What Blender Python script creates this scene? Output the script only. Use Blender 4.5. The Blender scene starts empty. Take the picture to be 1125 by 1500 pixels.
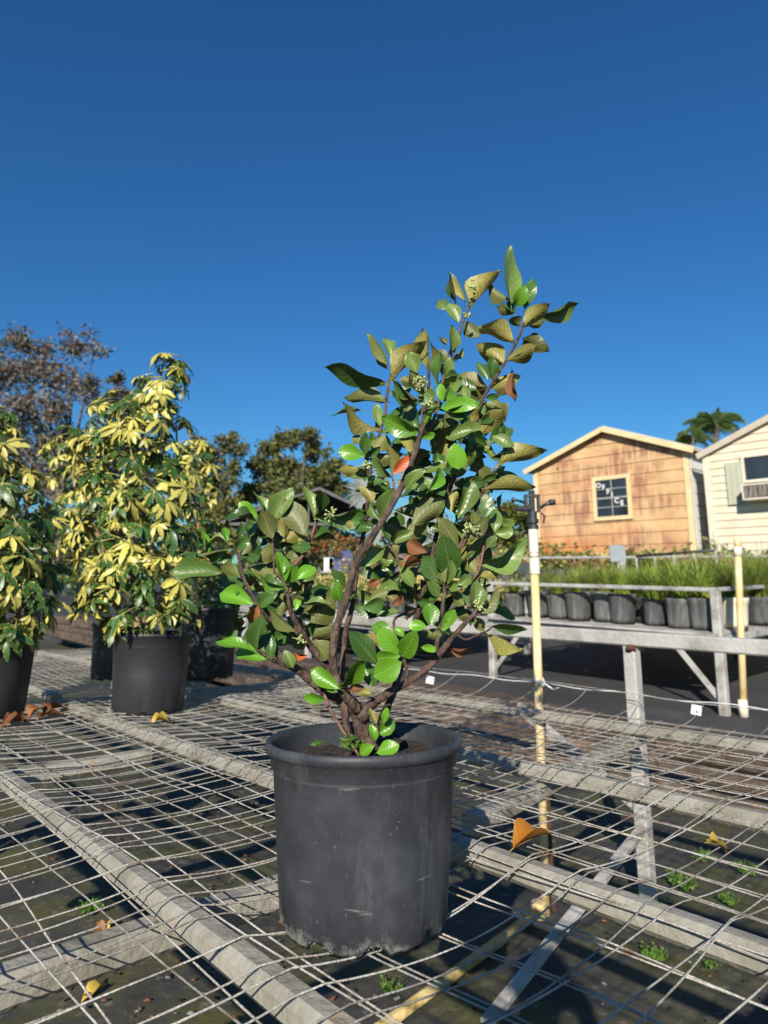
import bpy, math, random
from mathutils import Vector, Matrix, noise
R = math.radians
random.seed(7)
sc = bpy.context.scene
C = sc.collection
# ------------------------------------------------------------------ camera, sky, sun, exposure
CZ = 1.21                                   # camera height over the lower ground
PITCH = 11.0; F = 980.0; CX = 562.5; PY = 660.0
cd = bpy.data.cameras.new('camera'); cam = bpy.data.objects.new('camera', cd); C.objects.link(cam)
cam.location = (0, 0, CZ); cam.rotation_euler = (R(90 + PITCH), 0, 0)
cd.sensor_fit = 'AUTO'; cd.sensor_width = 36; cd.lens = F / 1500 * 36
cd.shift_y = -(750 - PY) / 1500
cd.clip_start = .02; cd.clip_end = 3000
cd.dof.use_dof = True; cd.dof.focus_distance = 1.0; cd.dof.aperture_fstop = 6.3
sc.camera = cam
SUN_EL = 27.0; SH = Vector((.21, .978, 0)).normalized()       # direction in which shadows fall
w = bpy.data.worlds.new('World'); sc.world = w; w.use_nodes = True
nt = w.node_tree; nt.nodes.clear()
sky = nt.nodes.new('ShaderNodeTexSky'); sky.sky_type = 'NISHITA'; sky.sun_disc = False
sky.sun_elevation = R(SUN_EL); sky.sun_rotation = math.atan2(-SH.x, -SH.y)
sky.altitude = 0; sky.air_density = 1.15; sky.dust_density = 0.4; sky.ozone_density = 1.5
hs = nt.nodes.new('ShaderNodeHueSaturation'); hs.inputs['Saturation'].default_value = 1.2; hs.inputs['Value'].default_value = 1.0
bg = nt.nodes.new('ShaderNodeBackground'); bg.inputs['Strength'].default_value = .057
wo = nt.nodes.new('ShaderNodeOutputWorld')
tint = nt.nodes.new('ShaderNodeMix'); tint.data_type = 'RGBA'; tint.blend_type = 'MULTIPLY'; tint.inputs[0].default_value = 1; tint.inputs[7].default_value = (.40, .90, 1.36, 1)   # the camera's cool white balance
nt.links.new(sky.outputs[0], hs.inputs['Color']); nt.links.new(hs.outputs[0], tint.inputs[6]); nt.links.new(tint.outputs[2], bg.inputs['Color']); nt.links.new(bg.outputs[0], wo.inputs['Surface'])
ld = bpy.data.lights.new('sun', 'SUN'); ld.energy = 5.0; ld.angle = R(.5); ld.color = (1, .92, .80)
sun = bpy.data.objects.new('sun', ld); C.objects.link(sun)
light_dir = Vector((SH.x * math.cos(R(SUN_EL)), SH.y * math.cos(R(SUN_EL)), -math.sin(R(SUN_EL))))
sun.rotation_euler = light_dir.to_track_quat('-Z', 'Y').to_euler(); sun.location = (-3, -10, 8)
sc.view_settings.view_transform = 'Standard'; sc.view_settings.look = 'None'
sc.view_settings.exposure = 0.50; sc.view_settings.gamma = 1.0; sc.view_settings.use_curve_mapping = False

# ------------------------------------------------------------------ frames and pixels
def ray(x, y, pitch=PITCH):
    p = R(pitch); a = (x - CX) / F; b = -(y - PY) / F
    return Vector((a, math.cos(p) - b * math.sin(p), math.sin(p) + b * math.cos(p)))
def px3(x, y, Y):                            # world point on the pixel's ray at forward distance Y
    r = ray(x, y); return r * (Y / r.y) + Vector((0, 0, CZ))
TILT = 1.65; FAR = 1.46                      # the wire bench leans away a little, the terrace rises a little
MT = Matrix.Translation((0, 0, CZ)) @ Matrix.Rotation(R(-TILT), 4, 'X')
MF = Matrix.Translation((0, 0, CZ)) @ Matrix.Rotation(R(FAR), 4, 'X')
U = Vector((.664, -.748, 0)); V = Vector((.748, .664, 0))     # the nursery's grid: along the rails, across them
def uv(u, v, z=0): return U * u + V * v + Vector((0, 0, z))
ANG = math.atan2(U.y, U.x)
def onT(x, y, z): r = ray(x, y, PITCH + TILT); return r * (z / r.z)      # pixel on a plane of the bench frame
def onF(x, y, z): r = ray(x, y, PITCH - FAR); return r * (z / r.z)

# ------------------------------------------------------------------ object helpers
def tag(o, label=None, cat=None, group=None, kind=None):
    if label: o['label'] = label
    if cat: o['category'] = cat
    if group: o['group'] = group
    if kind: o['kind'] = kind
    return o
def empty(name, m, label=None, cat=None, group=None):
    o = bpy.data.objects.new(name, None); C.objects.link(o); o.empty_display_size = .1
    o.matrix_basis = m if isinstance(m, Matrix) else Matrix.Translation(m)
    return tag(o, label, cat, group)
def link(name, me, parent=None, m=None):
    o = bpy.data.objects.new(name, me); C.objects.link(o)
    if parent is not None: o.parent = parent
    if m is not None: o.matrix_basis = m
    return o
def copy_tree(o, parent=None):
    c = o.copy(); C.objects.link(c); c.parent = parent
    for ch in list(o.children): copy_tree(ch, c)
    return c
class MB:
    def __init__(s): s.v = []; s.f = []; s.mi = []; s.uv = None
    def add(s, vs, fs, mi=0):
        o = len(s.v); s.v += [tuple(q) for q in vs]
        for f in fs: s.f.append(tuple(i + o for i in f)); s.mi.append(mi)
    def box(s, lo, hi, M=None, mi=0):
        vs = [Vector((x, y, z)) for x in (lo[0], hi[0]) for y in (lo[1], hi[1]) for z in (lo[2], hi[2])]
        if M is not None: vs = [M @ q for q in vs]
        s.add(vs, [(0, 1, 3, 2), (4, 6, 7, 5), (0, 4, 5, 1), (2, 3, 7, 6), (0, 2, 6, 4), (1, 5, 7, 3)], mi); return s
    def bar(s, a, b, wd, ht, up=Vector((0, 0, 1)), ch=.12, mi=0):      # bevelled bar from a to b
        a = Vector(a); b = Vector(b); d = (b - a).normalized(); x = d.cross(up).normalized(); z = x.cross(d)
        c = min(wd, ht) * ch; W = wd / 2; H = ht / 2
        prof = [(-W + c, -H), (W - c, -H), (W, -H + c), (W, H - c), (W - c, H), (-W + c, H), (-W, H - c), (-W, -H + c)]
        n = max(1, int((b - a).length / .25)); vs = []; fs = []
        for i in range(n + 1):
            p = a.lerp(b, i / n)
            vs += [p + x * q[0] + z * q[1] for q in prof]
        for i in range(n):
            for k in range(8): fs.append((i * 8 + k, i * 8 + (k + 1) % 8, i * 8 + 8 + (k + 1) % 8, i * 8 + 8 + k))
        fs.append(tuple(range(8))[::-1]); fs.append(tuple(n * 8 + k for k in range(8)))
        s.add(vs, fs, mi); return s
    def tube(s, pts, rad, n=6, mi=0, cap=True):
        pts = [Vector(p) for p in pts]; m = len(pts)
        if not hasattr(rad, '__len__'): rad = [rad] * m
        vs = []; fs = []; prev = None
        for i, p in enumerate(pts):
            d = (pts[min(i + 1, m - 1)] - pts[max(i - 1, 0)]).normalized()
            if prev is None:
                x = d.orthogonal().normalized()
            else:
                x = (prev - d * prev.dot(d)).normalized()
            prev = x; y = d.cross(x)
            for k in range(n):
                a = 2 * math.pi * k / n
                vs.append(p + (x * math.cos(a) + y * math.sin(a)) * rad[i])
        for i in range(m - 1):
            for k in range(n): fs.append((i * n + k, i * n + (k + 1) % n, (i + 1) * n + (k + 1) % n, (i + 1) * n + k))
        if cap: fs.append(tuple(range(n))[::-1]); fs.append(tuple((m - 1) * n + k for k in range(n)))
        s.add(vs, fs, mi); return s
    def lathe(s, prof, n=48, zf=None, mi=0, close=True):
        vs = []; fs = []; m = len(prof)
        for i, (r, z) in enumerate(prof):
            for k in range(n):
                a = 2 * math.pi * k / n
                dr, dz = zf(i, a, r, z) if zf else (0, 0)
                vs.append(((r + dr) * math.cos(a), (r + dr) * math.sin(a), z + dz))
        for i in range(m - 1):
            for k in range(n): fs.append((i * n + k, i * n + (k + 1) % n, (i + 1) * n + (k + 1) % n, (i + 1) * n + k))
        s.add(vs, fs, mi); return s
    def mesh(s, name, mats, smooth=False):
        me = bpy.data.meshes.new(name); me.from_pydata(s.v, [], s.f)
        for m in (mats if isinstance(mats, (list, tuple)) else [mats]): me.materials.append(m)
        me.polygons.foreach_set('material_index', s.mi)
        if smooth: me.polygons.foreach_set('use_smooth', [True] * len(s.f))
        if s.uv:
            l = me.uv_layers.new(name='UVMap'); lv = [0] * len(me.loops); me.loops.foreach_get('vertex_index', lv)
            flat = []
            for i in lv: flat += s.uv[i]
            l.data.foreach_set('uv', flat)
        me.update(); return me
    def build(s, name, mats, parent=None, smooth=False, m=None): return link(name, s.mesh(name, mats, smooth), parent, m)
def smooth_path(pts, n=5):                   # Catmull-Rom over (x, y, z, r) tuples
    P = [Vector(p) for p in pts]; P = [P[0] * 2 - P[1]] + P + [P[-1] * 2 - P[-2]]; out = []
    for i in range(1, len(P) - 2):
        for k in range(n):
            t = k / n; a, b, c, d = P[i - 1], P[i], P[i + 1], P[i + 2]
            out.append(.5 * ((2 * b) + (c - a) * t + (2 * a - 5 * b + 4 * c - d) * t * t + (3 * b - a - 3 * c + d) * t ** 3))
    out.append(P[-2]); return out

# ------------------------------------------------------------------ materials
def mat(name, cols, scale=8, rough=.6, bump=0, bscale=None, metal=0, spec=.5, trans=0, detail=6, coord='Object', rnd=0, stretch=(1, 1, 1), pos=None):
    m = bpy.data.materials.new(name); m.use_nodes = True; t = m.node_tree; N = t.nodes; L = t.links; N.clear()
    out = N.new('ShaderNodeOutputMaterial'); b = N.new('ShaderNodeBsdfPrincipled'); tc = N.new('ShaderNodeTexCoord')
    mp = N.new('ShaderNodeMapping'); mp.inputs['Scale'].default_value = stretch
    L.new(tc.outputs[coord], mp.inputs['Vector'])
    nz = N.new('ShaderNodeTexNoise'); nz.inputs['Scale'].default_value = scale; nz.inputs['Detail'].default_value = detail; nz.inputs['Roughness'].default_value = .62
    L.new(mp.outputs[0], nz.inputs['Vector'])
    rp = N.new('ShaderNodeValToRGB'); e = rp.color_ramp.elements
    n = len(cols); ps = pos or [.3 + .4 * i / max(1, n - 1) for i in range(n)]
    e[0].position = ps[0]; e[0].color = (*cols[0], 1); e[1].position = ps[-1]; e[1].color = (*cols[-1], 1)
    for i in range(1, n - 1): q = e.new(ps[i]); q.color = (*cols[i], 1)
    L.new(nz.outputs['Fac'], rp.inputs['Fac']); col = rp.outputs['Color']
    if rnd:
        oi = N.new('ShaderNodeObjectInfo'); hv = N.new('ShaderNodeHueSaturation'); mr = N.new('ShaderNodeMapRange')
        mr.inputs['To Min'].default_value = 1 - rnd; mr.inputs['To Max'].default_value = 1 + rnd
        L.new(oi.outputs['Random'], mr.inputs['Value']); L.new(mr.outputs[0], hv.inputs['Value']); L.new(col, hv.inputs['Color']); col = hv.outputs['Color']
    L.new(col, b.inputs['Base Color'])
    b.inputs['Roughness'].default_value = rough; b.inputs['Metallic'].default_value = metal; b.inputs['Specular IOR Level'].default_value = spec
    if bump:
        bp = N.new('ShaderNodeBump'); bp.inputs['Strength'].default_value = bump; bp.inputs['Distance'].default_value = .01
        n2 = N.new('ShaderNodeTexNoise'); n2.inputs['Scale'].default_value = bscale or scale * 4; n2.inputs['Detail'].default_value = 5
        L.new(mp.outputs[0], n2.inputs['Vector']); L.new(n2.outputs['Fac'], bp.inputs['Height']); L.new(bp.outputs[0], b.inputs['Normal'])
    sh = b.outputs[0]
    if trans:
        tr = N.new('ShaderNodeBsdfTranslucent'); mx = N.new('ShaderNodeMixShader'); mx.inputs[0].default_value = trans
        L.new(col, tr.inputs['Color']); L.new(b.outputs[0], mx.inputs[1]); L.new(tr.outputs[0], mx.inputs[2]); sh = mx.outputs[0]
    L.new(sh, out.inputs['Surface'])
    return m
def leaf_mat(name, c1, c2, vein, rough, veinf=.5, spec=.5, edge=None, blotch=None):      # UV: x -1..1 across, y 0..1 along
    m = mat(name, [c1, c2], 22, rough, 0, spec=spec, rnd=.30, coord='Object', trans=.16)
    t = m.node_tree; N = t.nodes; L = t.links
    b = next(n for n in N if n.type == 'BSDF_PRINCIPLED'); tr = next(n for n in N if n.type == 'BSDF_TRANSLUCENT')
    col = b.inputs['Base Color'].links[0].from_socket
    uvn = N.new('ShaderNodeUVMap'); sx = N.new('ShaderNodeSeparateXYZ'); L.new(uvn.outputs[0], sx.inputs[0])
    def M(op, a, c, d=None):
        q = N.new('ShaderNodeMath'); q.operation = op
        for i, z in enumerate((a, c, d)):
            if z is None: continue
            if hasattr(z, 'links'): L.new(z, q.inputs[i])
            else: q.inputs[i].default_value = z
        return q.outputs[0]
    ax = M('ABSOLUTE', sx.outputs[0], 0)
    mid = M('LESS_THAN', ax, .05)
    ph = M('FRACT', M('SUBTRACT', M('MULTIPLY', sx.outputs[1], 8.0), M('MULTIPLY', ax, 2.0)), 0)
    tri = M('ABSOLUTE', M('SUBTRACT', ph, .5), 0)
    side = M('MULTIPLY', M('LESS_THAN', tri, .05), .3)
    fac = M('MULTIPLY', M('MAXIMUM', mid, side), veinf)
    mx = N.new('ShaderNodeMix'); mx.data_type = 'RGBA'; L.new(fac, mx.inputs[0]); L.new(col, mx.inputs[6]); mx.inputs[7].default_value = (*vein, 1)
    res = mx.outputs[2]
    if edge:                                   # coloured margin or blotch, following the blade
        n3 = N.new('ShaderNodeTexNoise'); n3.inputs['Scale'].default_value = blotch or 30; tc = N.new('ShaderNodeTexCoord'); L.new(tc.outputs['Object'], n3.inputs['Vector'])
        oi = N.new('ShaderNodeObjectInfo')
        th = M('ADD', ax, M('MULTIPLY', M('SUBTRACT', n3.outputs['Fac'], .5), 2.2))
        fe = M('GREATER_THAN', th, edge[1])
        m2 = N.new('ShaderNodeMix'); m2.data_type = 'RGBA'; L.new(fe, m2.inputs[0]); L.new(res, m2.inputs[6]); m2.inputs[7].default_value = (*edge[0], 1); res = m2.outputs[2]
    L.new(res, b.inputs['Base Color']); L.new(res, tr.inputs['Color'])
    bp = N.new('ShaderNodeBump'); bp.inputs['Strength'].default_value = .12; bp.inputs['Distance'].default_value = .004
    L.new(M('SUBTRACT', 1.0, M('MAXIMUM', mid, M('SUBTRACT', .5, tri))), bp.inputs['Height']); L.new(bp.outputs[0], b.inputs['Normal'])
    return m
M_ = {}
M_['pot'] = mat('pot_plastic', [(.020, .021, .024), (.032, .034, .038), (.075, .078, .085)], 14, .5, .25, 160, spec=.4, pos=[.3, .55, .82])
M_['pot2'] = mat('pot_plastic_clean', [(.022, .023, .026), (.034, .035, .038)], 6, .42, .1, 90, spec=.45)
M_['pot3'] = mat('pot_plastic_dusty', [(.03, .031, .034), (.075, .076, .078), (.17, .168, .16)], 9, .7, .2, 60, stretch=(2.5, 2.5, .5), rnd=.25)
M_['soil'] = mat('soil', [(.012, .008, .006), (.035, .022, .014), (.12, .075, .045)], 90, .95, 1.0, 120, pos=[.35, .58, .8])
M_['crust'] = mat('mineral_crust', [(.10, .105, .10), (.30, .30, .28)], 60, .9, .8, 120)
M_['bark'] = mat('bark', [(.030, .018, .013), (.075, .045, .032), (.15, .105, .08)], 60, .85, .9, 140, stretch=(1, 1, .6))
M_['twig'] = mat('twig', [(.06, .035, .026), (.15, .085, .06)], 40, .7, .5, 120)
M_['cane'] = mat('red_cane', [(.12, .05, .035), (.22, .11, .08)], 50, .6, .3)
M_['rail'] = mat('weathered_rail', [(.10, .09, .06), (.22, .205, .165), (.31, .295, .25), (.30, .19, .10)], 7, .75, .45, 60, pos=[.25, .42, .62, .78])
M_['wire'] = mat('galvanised_wire', [(.17, .085, .04), (.24, .21, .17), (.38, .36, .32), (.46, .44, .40)], 22, .5, .4, 160, rnd=.3, pos=[.30, .38, .55, .7])
M_['galv'] = mat('galvanised_post', [(.17, .155, .13), (.36, .35, .33), (.44, .43, .40)], 9, .6, .3, 60)
M_['greywood'] = mat('grey_wood', [(.16, .145, .125), (.36, .345, .32), (.45, .44, .42)], 5, .8, .4, 50, stretch=(1, 1, 1))
M_['rust'] = mat('rusty_iron', [(.05, .022, .014), (.15, .06, .03)], 40, .9, .6)
M_['pvc'] = mat('aged_pvc', [(.55, .36, .14), (.66, .50, .25), (.68, .58, .36)], 9, .5, .1)
M_['pvcw'] = mat('white_pvc', [(.66, .60, .44), (.74, .71, .6)], 20, .45)
M_['blackplastic'] = mat('black_plastic', [(.012, .013, .015), (.04, .042, .05)], 60, .4, .1)
M_['timber'] = mat('old_timber', [(.035, .024, .018), (.085, .058, .042), (.13, .09, .062), (.09, .10, .03)], 9, .92, .8, 45, stretch=(1, 1, 1), rnd=.25, pos=[.3, .5, .64, .76])
M_['string'] = mat('white_string', [(.6, .6, .6), (.75, .74, .72)], 30, .8)
M_['brown'] = mat('dry_leaf', [(.10, .035, .015), (.22, .09, .035)], 40, .7, .5, 60, rnd=.3)
M_['shadecloth'] = mat('shade_cloth', [(.010, .010, .011), (.022, .022, .023)], 3, .9)
def ground_mat():
    m = mat('weed_fabric', [(.020, .020, .020), (.042, .040, .036), (.085, .080, .068)], 3.2, .85, .5, 30, coord='Object', pos=[.35, .55, .75])
    t = m.node_tree; N = t.nodes; L = t.links; b = next(n for n in N if n.type == 'BSDF_PRINCIPLED'); col = b.inputs['Base Color'].links[0].from_socket
    tc = N.new('ShaderNodeTexCoord'); n1 = N.new('ShaderNodeTexNoise'); n1.inputs['Scale'].default_value = 2.6; n1.inputs['Detail'].default_value = 8; n1.inputs['Roughness'].default_value = .7
    L.new(tc.outputs['Object'], n1.inputs['Vector']); r1 = N.new('ShaderNodeValToRGB'); r1.color_ramp.elements[0].position = .45; r1.color_ramp.elements[1].position = .63
    L.new(n1.outputs['Fac'], r1.inputs['Fac']); mx = N.new('ShaderNodeMix'); mx.data_type = 'RGBA'; L.new(r1.outputs[0], mx.inputs[0]); L.new(col, mx.inputs[6]); mx.inputs[7].default_value = (.070, .070, .016, 1)
    n2 = N.new('ShaderNodeTexNoise'); n2.inputs['Scale'].default_value = 24; n2.inputs['Detail'].default_value = 6; L.new(tc.outputs['Object'], n2.inputs['Vector'])
    r2 = N.new('ShaderNodeValToRGB'); r2.color_ramp.elements[0].position = .60; r2.color_ramp.elements[1].position = .78; L.new(n2.outputs['Fac'], r2.inputs['Fac'])
    m2 = N.new('ShaderNodeMix'); m2.data_type = 'RGBA'; L.new(r2.outputs[0], m2.inputs[0]); L.new(mx.outputs[2], m2.inputs[6]); m2.inputs[7].default_value = (.17, .16, .135, 1)
    L.new(m2.outputs[2], b.inputs['Base Color']); return m
M_['ground'] = ground_mat()
M_['terrace'] = mat('terrace_fabric', [(.028, .029, .031), (.050, .050, .052), (.095, .090, .080)], 1.1, .8, .3, 25, pos=[.35, .6, .78])

# ------------------------------------------------------------------ ground, terrace
g = MB(); n = 60
for i in range(n + 1):
    for k in range(n + 1):
        x = -4 + 8 * i / n; y = -1 + 8 * k / n
        g.v.append((x, y, .012 * noise.noise((x * 2.3, y * 2.3, 0)) - .006))
for i in range(n):
    for k in range(n):
        a = i * (n + 1) + k; g.f.append((a, a + n + 1, a + n + 2, a + 1)); g.mi.append(0)
o = len(g.v); B = 900
g.v += [(-B, -B, -.006), (B, -B, -.006), (B, B, -.006), (-B, B, -.006), (-4, -1, -.012), (4, -1, -.012), (4, 7, -.012), (-4, 7, -.012)]
for q in ((0, 1, 5, 4), (1, 2, 6, 5), (2, 3, 7, 6), (3, 0, 4, 7)): g.f.append(tuple(o + i for i in q)); g.mi.append(0)
tag(g.build('ground', M_['ground'], smooth=True), kind='structure')
ZT = -1.03                                     # terrace level in its own frame
def terr(u, v):                               # height of the terrace in the world at grid (u, v)
    p = uv(u, v); y = min(p.y, 16.0); return CZ + ZT + y * math.tan(R(FAR))
t = MB(); us = [-60, -30, -16] + [-10 + .5 * i for i in range(32)] + [7, 14, 40, 60]; vs_ = [4.38, 4.5, 4.7, 5, 5.5, 6, 7, 8, 10, 12, 14, 17, 22, 30, 60, 300]
for a in us:
    for b in vs_:
        p = uv(a, b); t.v.append((p.x, p.y, terr(a, b) + .012 * noise.noise((p.x * 1.7, p.y * 1.7, 3))))
    p = uv(a, 4.38); t.v.append((p.x, p.y, -.01))
m_ = len(vs_) + 1
for i in range(len(us) - 1):
    for k in range(len(vs_) - 1):
        a = i * m_ + k; t.f.append((a, a + m_, a + m_ + 1, a + 1)); t.mi.append(0)
    a = i * m_; t.f.append((a, a + m_ - 1, a + 2 * m_ - 1, a + m_)); t.mi.append(0)
tag(t.build('terrace', M_['terrace']), kind='structure')
# retaining steps of stacked timbers along the terrace edge
rw = empty('timber_retaining_wall', uv(-1.5, 4.1, 0), 'mossy brown stacked timber retaining steps behind the wire mesh bench', 'retaining wall')
ztop = terr(-1.5, 4.1)
rr = random.Random(3)
base = uv(-1.5, 4.1, 0)
for k, (v0, dep, h) in enumerate(((4.10, .32, .0), (4.02, .18, .125), (3.86, .17, .19))):
    u = -14.5 + rr.random() * .5
    while u < 2.4:
        L_ = rr.uniform(.42, .8) if k else rr.uniform(.45, .8)
        zt_ = terr(u, 4.1); z1 = zt_ - h + rr.uniform(-.012, .012) + .012; z0 = z1 - .135
        a = uv(u + .006, v0 + dep / 2 + rr.uniform(-.02, .02), (z0 + z1) / 2) - base; b = uv(u + L_ - .006, v0 + dep / 2 + rr.uniform(-.02, .02), (z0 + z1) / 2 + rr.uniform(-.008, .008)) - base
        MB().bar(a, b, dep, .135, ch=.16).build('timber', M_['timber'], rw); u += L_

# ------------------------------------------------------------------ wire mesh bench
ZR = -.402                                    # rail tops in the bench frame
RV = [-.02, .48, .96, 1.51, 2.235]
def prof(u, v, s=0):
    if v > RV[-1]:
        d = v - RV[-1]; return ZR + .004 + d * d * 1.3 * (1 + .25 * noise.noise((u * .9, 5, s)))
    if v < RV[0]: return ZR - (RV[0] - v) * .2
    for a, b in zip(RV, RV[1:]):
        if a <= v <= b:
            t = (v - a) / (b - a); sg = .015 * (b - a) / .5
            k = math.sin(math.pi * t) ** .75; pu = -.787; pv = .662        # the heavy pot presses the mesh down
            dip = .019 * math.exp(-((u - pu) ** 2 + (v - pv) ** 2) / (2 * .15 ** 2)) * k ** .45
            return ZR + .003 - dip - sg * k * (1 + .35 * noise.noise((u * 1.1, v * 1.1, s))) + k * .005 * noise.noise((u * 4, v * 4, s + 9))
fr = empty('bench_frame', MT @ Matrix.Translation(uv(-1.5, 1.1, -.43)), 'weathered grey metal bench frame of parallel rails under the wire mesh', 'bench')
fo = uv(-1.5, 1.1, -.43)
for i, v in enumerate(RV):
    z = ZR - .021; u0 = -3.13 - .12 * (i == 4) * 3 + .15 * (i == 3)
    hgt = .036
    MB().bar(uv(u0, v, z) - fo, uv(.75, v, z) - fo, .038, hgt, ch=.25).build('rail', M_['rail'], fr)
def cross(p, q, z, wd=.045):                  # cross bar through two pixels
    a = onT(*p, z); b = onT(*q, z); MB().bar(a - fo, b - fo, wd, .04, ch=.2).build('cross_bar', M_['rail'], fr)
for cu, va, vb in ((-3.04, -.1, 2.2), (-2.12, -.1, .93), (-1.02, -.1, .90), (-.06, -.1, 2.2)):
    MB().bar(uv(cu, va, ZR - .0655) - fo, uv(cu - .02, vb, ZR - .0655) - fo, .05, .042, ch=.2).build('cross_bar', M_['rail'], fr)
a = onT(690, 1208, ZR - .0655); b = onT(940, 1078, ZR - .0655)
MB().bar(a - fo, b - fo, .05, .042, ch=.2).build('cross_bar', M_['rail'], fr)
zl = -1.21
for (u, v) in ((-3.02, .0), (-3.02, 2.2), (-.05, 0), (-.05, 2.2), (.3, 1.5)):
    p = uv(u, v, ZR - .06); hgt = CZ + p.z - p.y * math.sin(R(TILT))
    MB().bar(p - fo, p - fo - Vector((0, 0, hgt)), .045, .045, up=U, ch=.15).build('leg', M_['timber'], fr)
def sheet(label, rot, off, su, sv, seed, u0=-3.1, u1=.5, v0=-.08, v1=2.44):
    o = empty('wire_mesh_sheet', MT @ Matrix.Translation(fo), label, 'wire mesh')
    rd = random.Random(seed); c = uv(-1.2, 1.0)
    def pt(u, v, dz):
        du = u + 1.2; dv = v - 1.0; ca = math.cos(rot); sa = math.sin(rot)
        uu = -1.2 + du * ca - dv * sa; vv = 1.0 + du * sa + dv * ca
        uu += .012 * noise.noise((u * 2.1, v * 2.1, seed + 3)); vv += .012 * noise.noise((u * 2.1, v * 2.1, seed + 7))
        return uv(uu, vv, prof(uu, vv, seed * .37) + dz) - fo
    v = v0 + off[1]
    vl = []; wi = 0
    while v <= v1 - .03:
        if v < 2.26 or v > 2.42: vl.append(v)
        v += sv
    for v in vl + [v1]:
        b = rd.uniform(-.004, .004); a0 = u0 + rd.uniform(-.03, .02)
        n = 90; pts = [pt(a0 + (u1 - a0) * i / n, v + b + .006 * noise.noise((i * .15, v * 7, seed)), .0016) for i in range(n + 1)]
        MB().tube(pts, .00122, 5).build('wire', M_['wire'], o, smooth=True)
    u = u0 + off[0]
    while u <= u1:
        b = rd.uniform(-.004, .004)
        wi += 1; ve = v1 if (wi % 3 == 0 or v1 < 2.3) else 2.29; n = 64; pts = [pt(u + b + .005 * noise.noise((u * 7, i * .15, seed)), v0 + (ve - v0 + rd.uniform(0, .002)) * i / n, .0042) for i in range(n + 1)]
        MB().tube(pts, .00122, 5).build('wire', M_['wire'], o, smooth=True); u += su
    return o
sheet('pale welded wire mesh sheet lying on the bench rails, its far edge curling up', R(-1.0), (.0, .0), .0765, .1016, 1)
sheet('second welded wire mesh sheet overlapping the first on the same bench', R(2.5), (.03, .054), .1016, .1016, 2, v1=2.26)

# ------------------------------------------------------------------ leaves
def leaf_mesh(name, top, bot, bend=.15, cup=.12, wave=.02, pw=(.62, 1.0), tip=.0, nl=9, pet=.10, seed=0, fold=0):
    m = MB(); uvs = []; rd = random.Random(seed)
    xs = (-1, -.55, 0, .55, 1)
    for layer in (0, 1):
        o = len(m.v)
        for i in range(nl + 1):
            t = i / nl
            wd = (math.sin(math.pi * t ** pw[0]) ** pw[1]) * .5 * (1 - .25 * tip * t)
            if i == 0: wd = .03
            if i == nl: wd = .012
            for x in xs:
                z = -bend * t * t + cup * .5 * abs(x) ** 1.3 * math.sin(math.pi * min(1, t + .1)) * (wd * 2) + wave * math.sin(t * 9 + x * 2 + seed) * abs(x)
                z -= fold * max(0, x) * wd
                if layer: z -= .016
                m.v.append((x * wd, t * (1 - .25 * bend * t), z)); uvs.append((x, t))
        for i in range(nl):
            for k in range(4):
                a = o + i * 5 + k
                for f in ((a, a + 1, a + 6), (a, a + 6, a + 5)): m.f.append(f if layer == 0 else f[::-1]); m.mi.append(layer)
    if pet:
        k = len(m.v); m.tube([(0, -pet, -.02), (0, 0, -.006), (0, .55, -bend * .3 - .014)], [.014, .013, .006], 5, 1)
        uvs += [(0, 0)] * (len(m.v) - k)
    m.uv = uvs
    return m.mesh(name, [top, bot], True)
LM = {
 'b': leaf_mat('leaf_bright', (.075, .20, .012), (.135, .31, .022), (.20, .40, .07), .33, .45),
 'bb': leaf_mat('leaf_bright_under', (.12, .22, .05), (.17, .29, .07), (.25, .36, .12), .55, .5),
 'g': leaf_mat('leaf_green', (.036, .09, .016), (.08, .165, .034), (.14, .23, .08), .32, .45),
 'go': leaf_mat('leaf_under', (.085, .105, .025), (.17, .18, .05), (.27, .26, .10), .5, .55),
 'l': leaf_mat('leaf_light', (.09, .155, .030), (.16, .23, .055), (.26, .33, .11), .36, .5),
 'y': leaf_mat('leaf_under_yellow', (.14, .135, .028), (.36, .32, .085), (.24, .19, .05), .5, .5),
 'r': leaf_mat('leaf_red', (.36, .05, .015), (.45, .12, .03), (.5, .25, .1), .45, .4),
 'n': leaf_mat('leaf_brown', (.16, .06, .02), (.34, .13, .045), (.3, .15, .07), .6, .4),
 'x': leaf_mat('leaf_turning', (.05, .12, .02), (.10, .17, .04), (.3, .2, .08), .4, .5, edge=((.42, .12, .02), 1.15), blotch=12),
}
shown = {'b': ('b', 'bb'), 'g': ('g', 'go'), 'o': ('g', 'go'), 'd': ('g', 'go'), 'l': ('l', 'l'), 'y': ('g', 'y'), 'r': ('r', 'r'), 'n': ('n', 'n'), 'x': ('x', 'go')}
LEAF = {}
for ty, (a, b) in shown.items():
    LEAF[ty] = [leaf_mesh('leaf', LM[a], LM[b], bend=bd, cup=cp, wave=wv, pw=p_, seed=i, fold=fl) for i, (bd, cp, wv, p_, fl) in enumerate(
        ((.10, .35, .015, (1.0, .95), 0), (.24, .5, .03, (1.12, .85), 0), (.05, .7, .025, (.95, 1.0), .1), (-.14, .4, .03, (1.05, .9), .3), (.42, .25, .05, (1.15, .8), 0), (.2, 1.0, .03, (1.0, .9), 0), (-.3, .5, .05, (1.1, .85), -.3), (.5, .8, .06, (1.05, .9), .2)))]
LEAF['b'] = [leaf_mesh('leaf', LM['b'], LM['bb'], bend=bd, cup=cp, wave=.02, pw=p_, seed=i + 30) for i, (bd, cp, p_) in enumerate(((.12, .4, (1.25, .62)), (.3, .6, (1.15, .68)), (-.1, .5, (1.3, .6)), (.2, .25, (1.1, .75)), (.4, .5, (1.2, .65))))]
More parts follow.
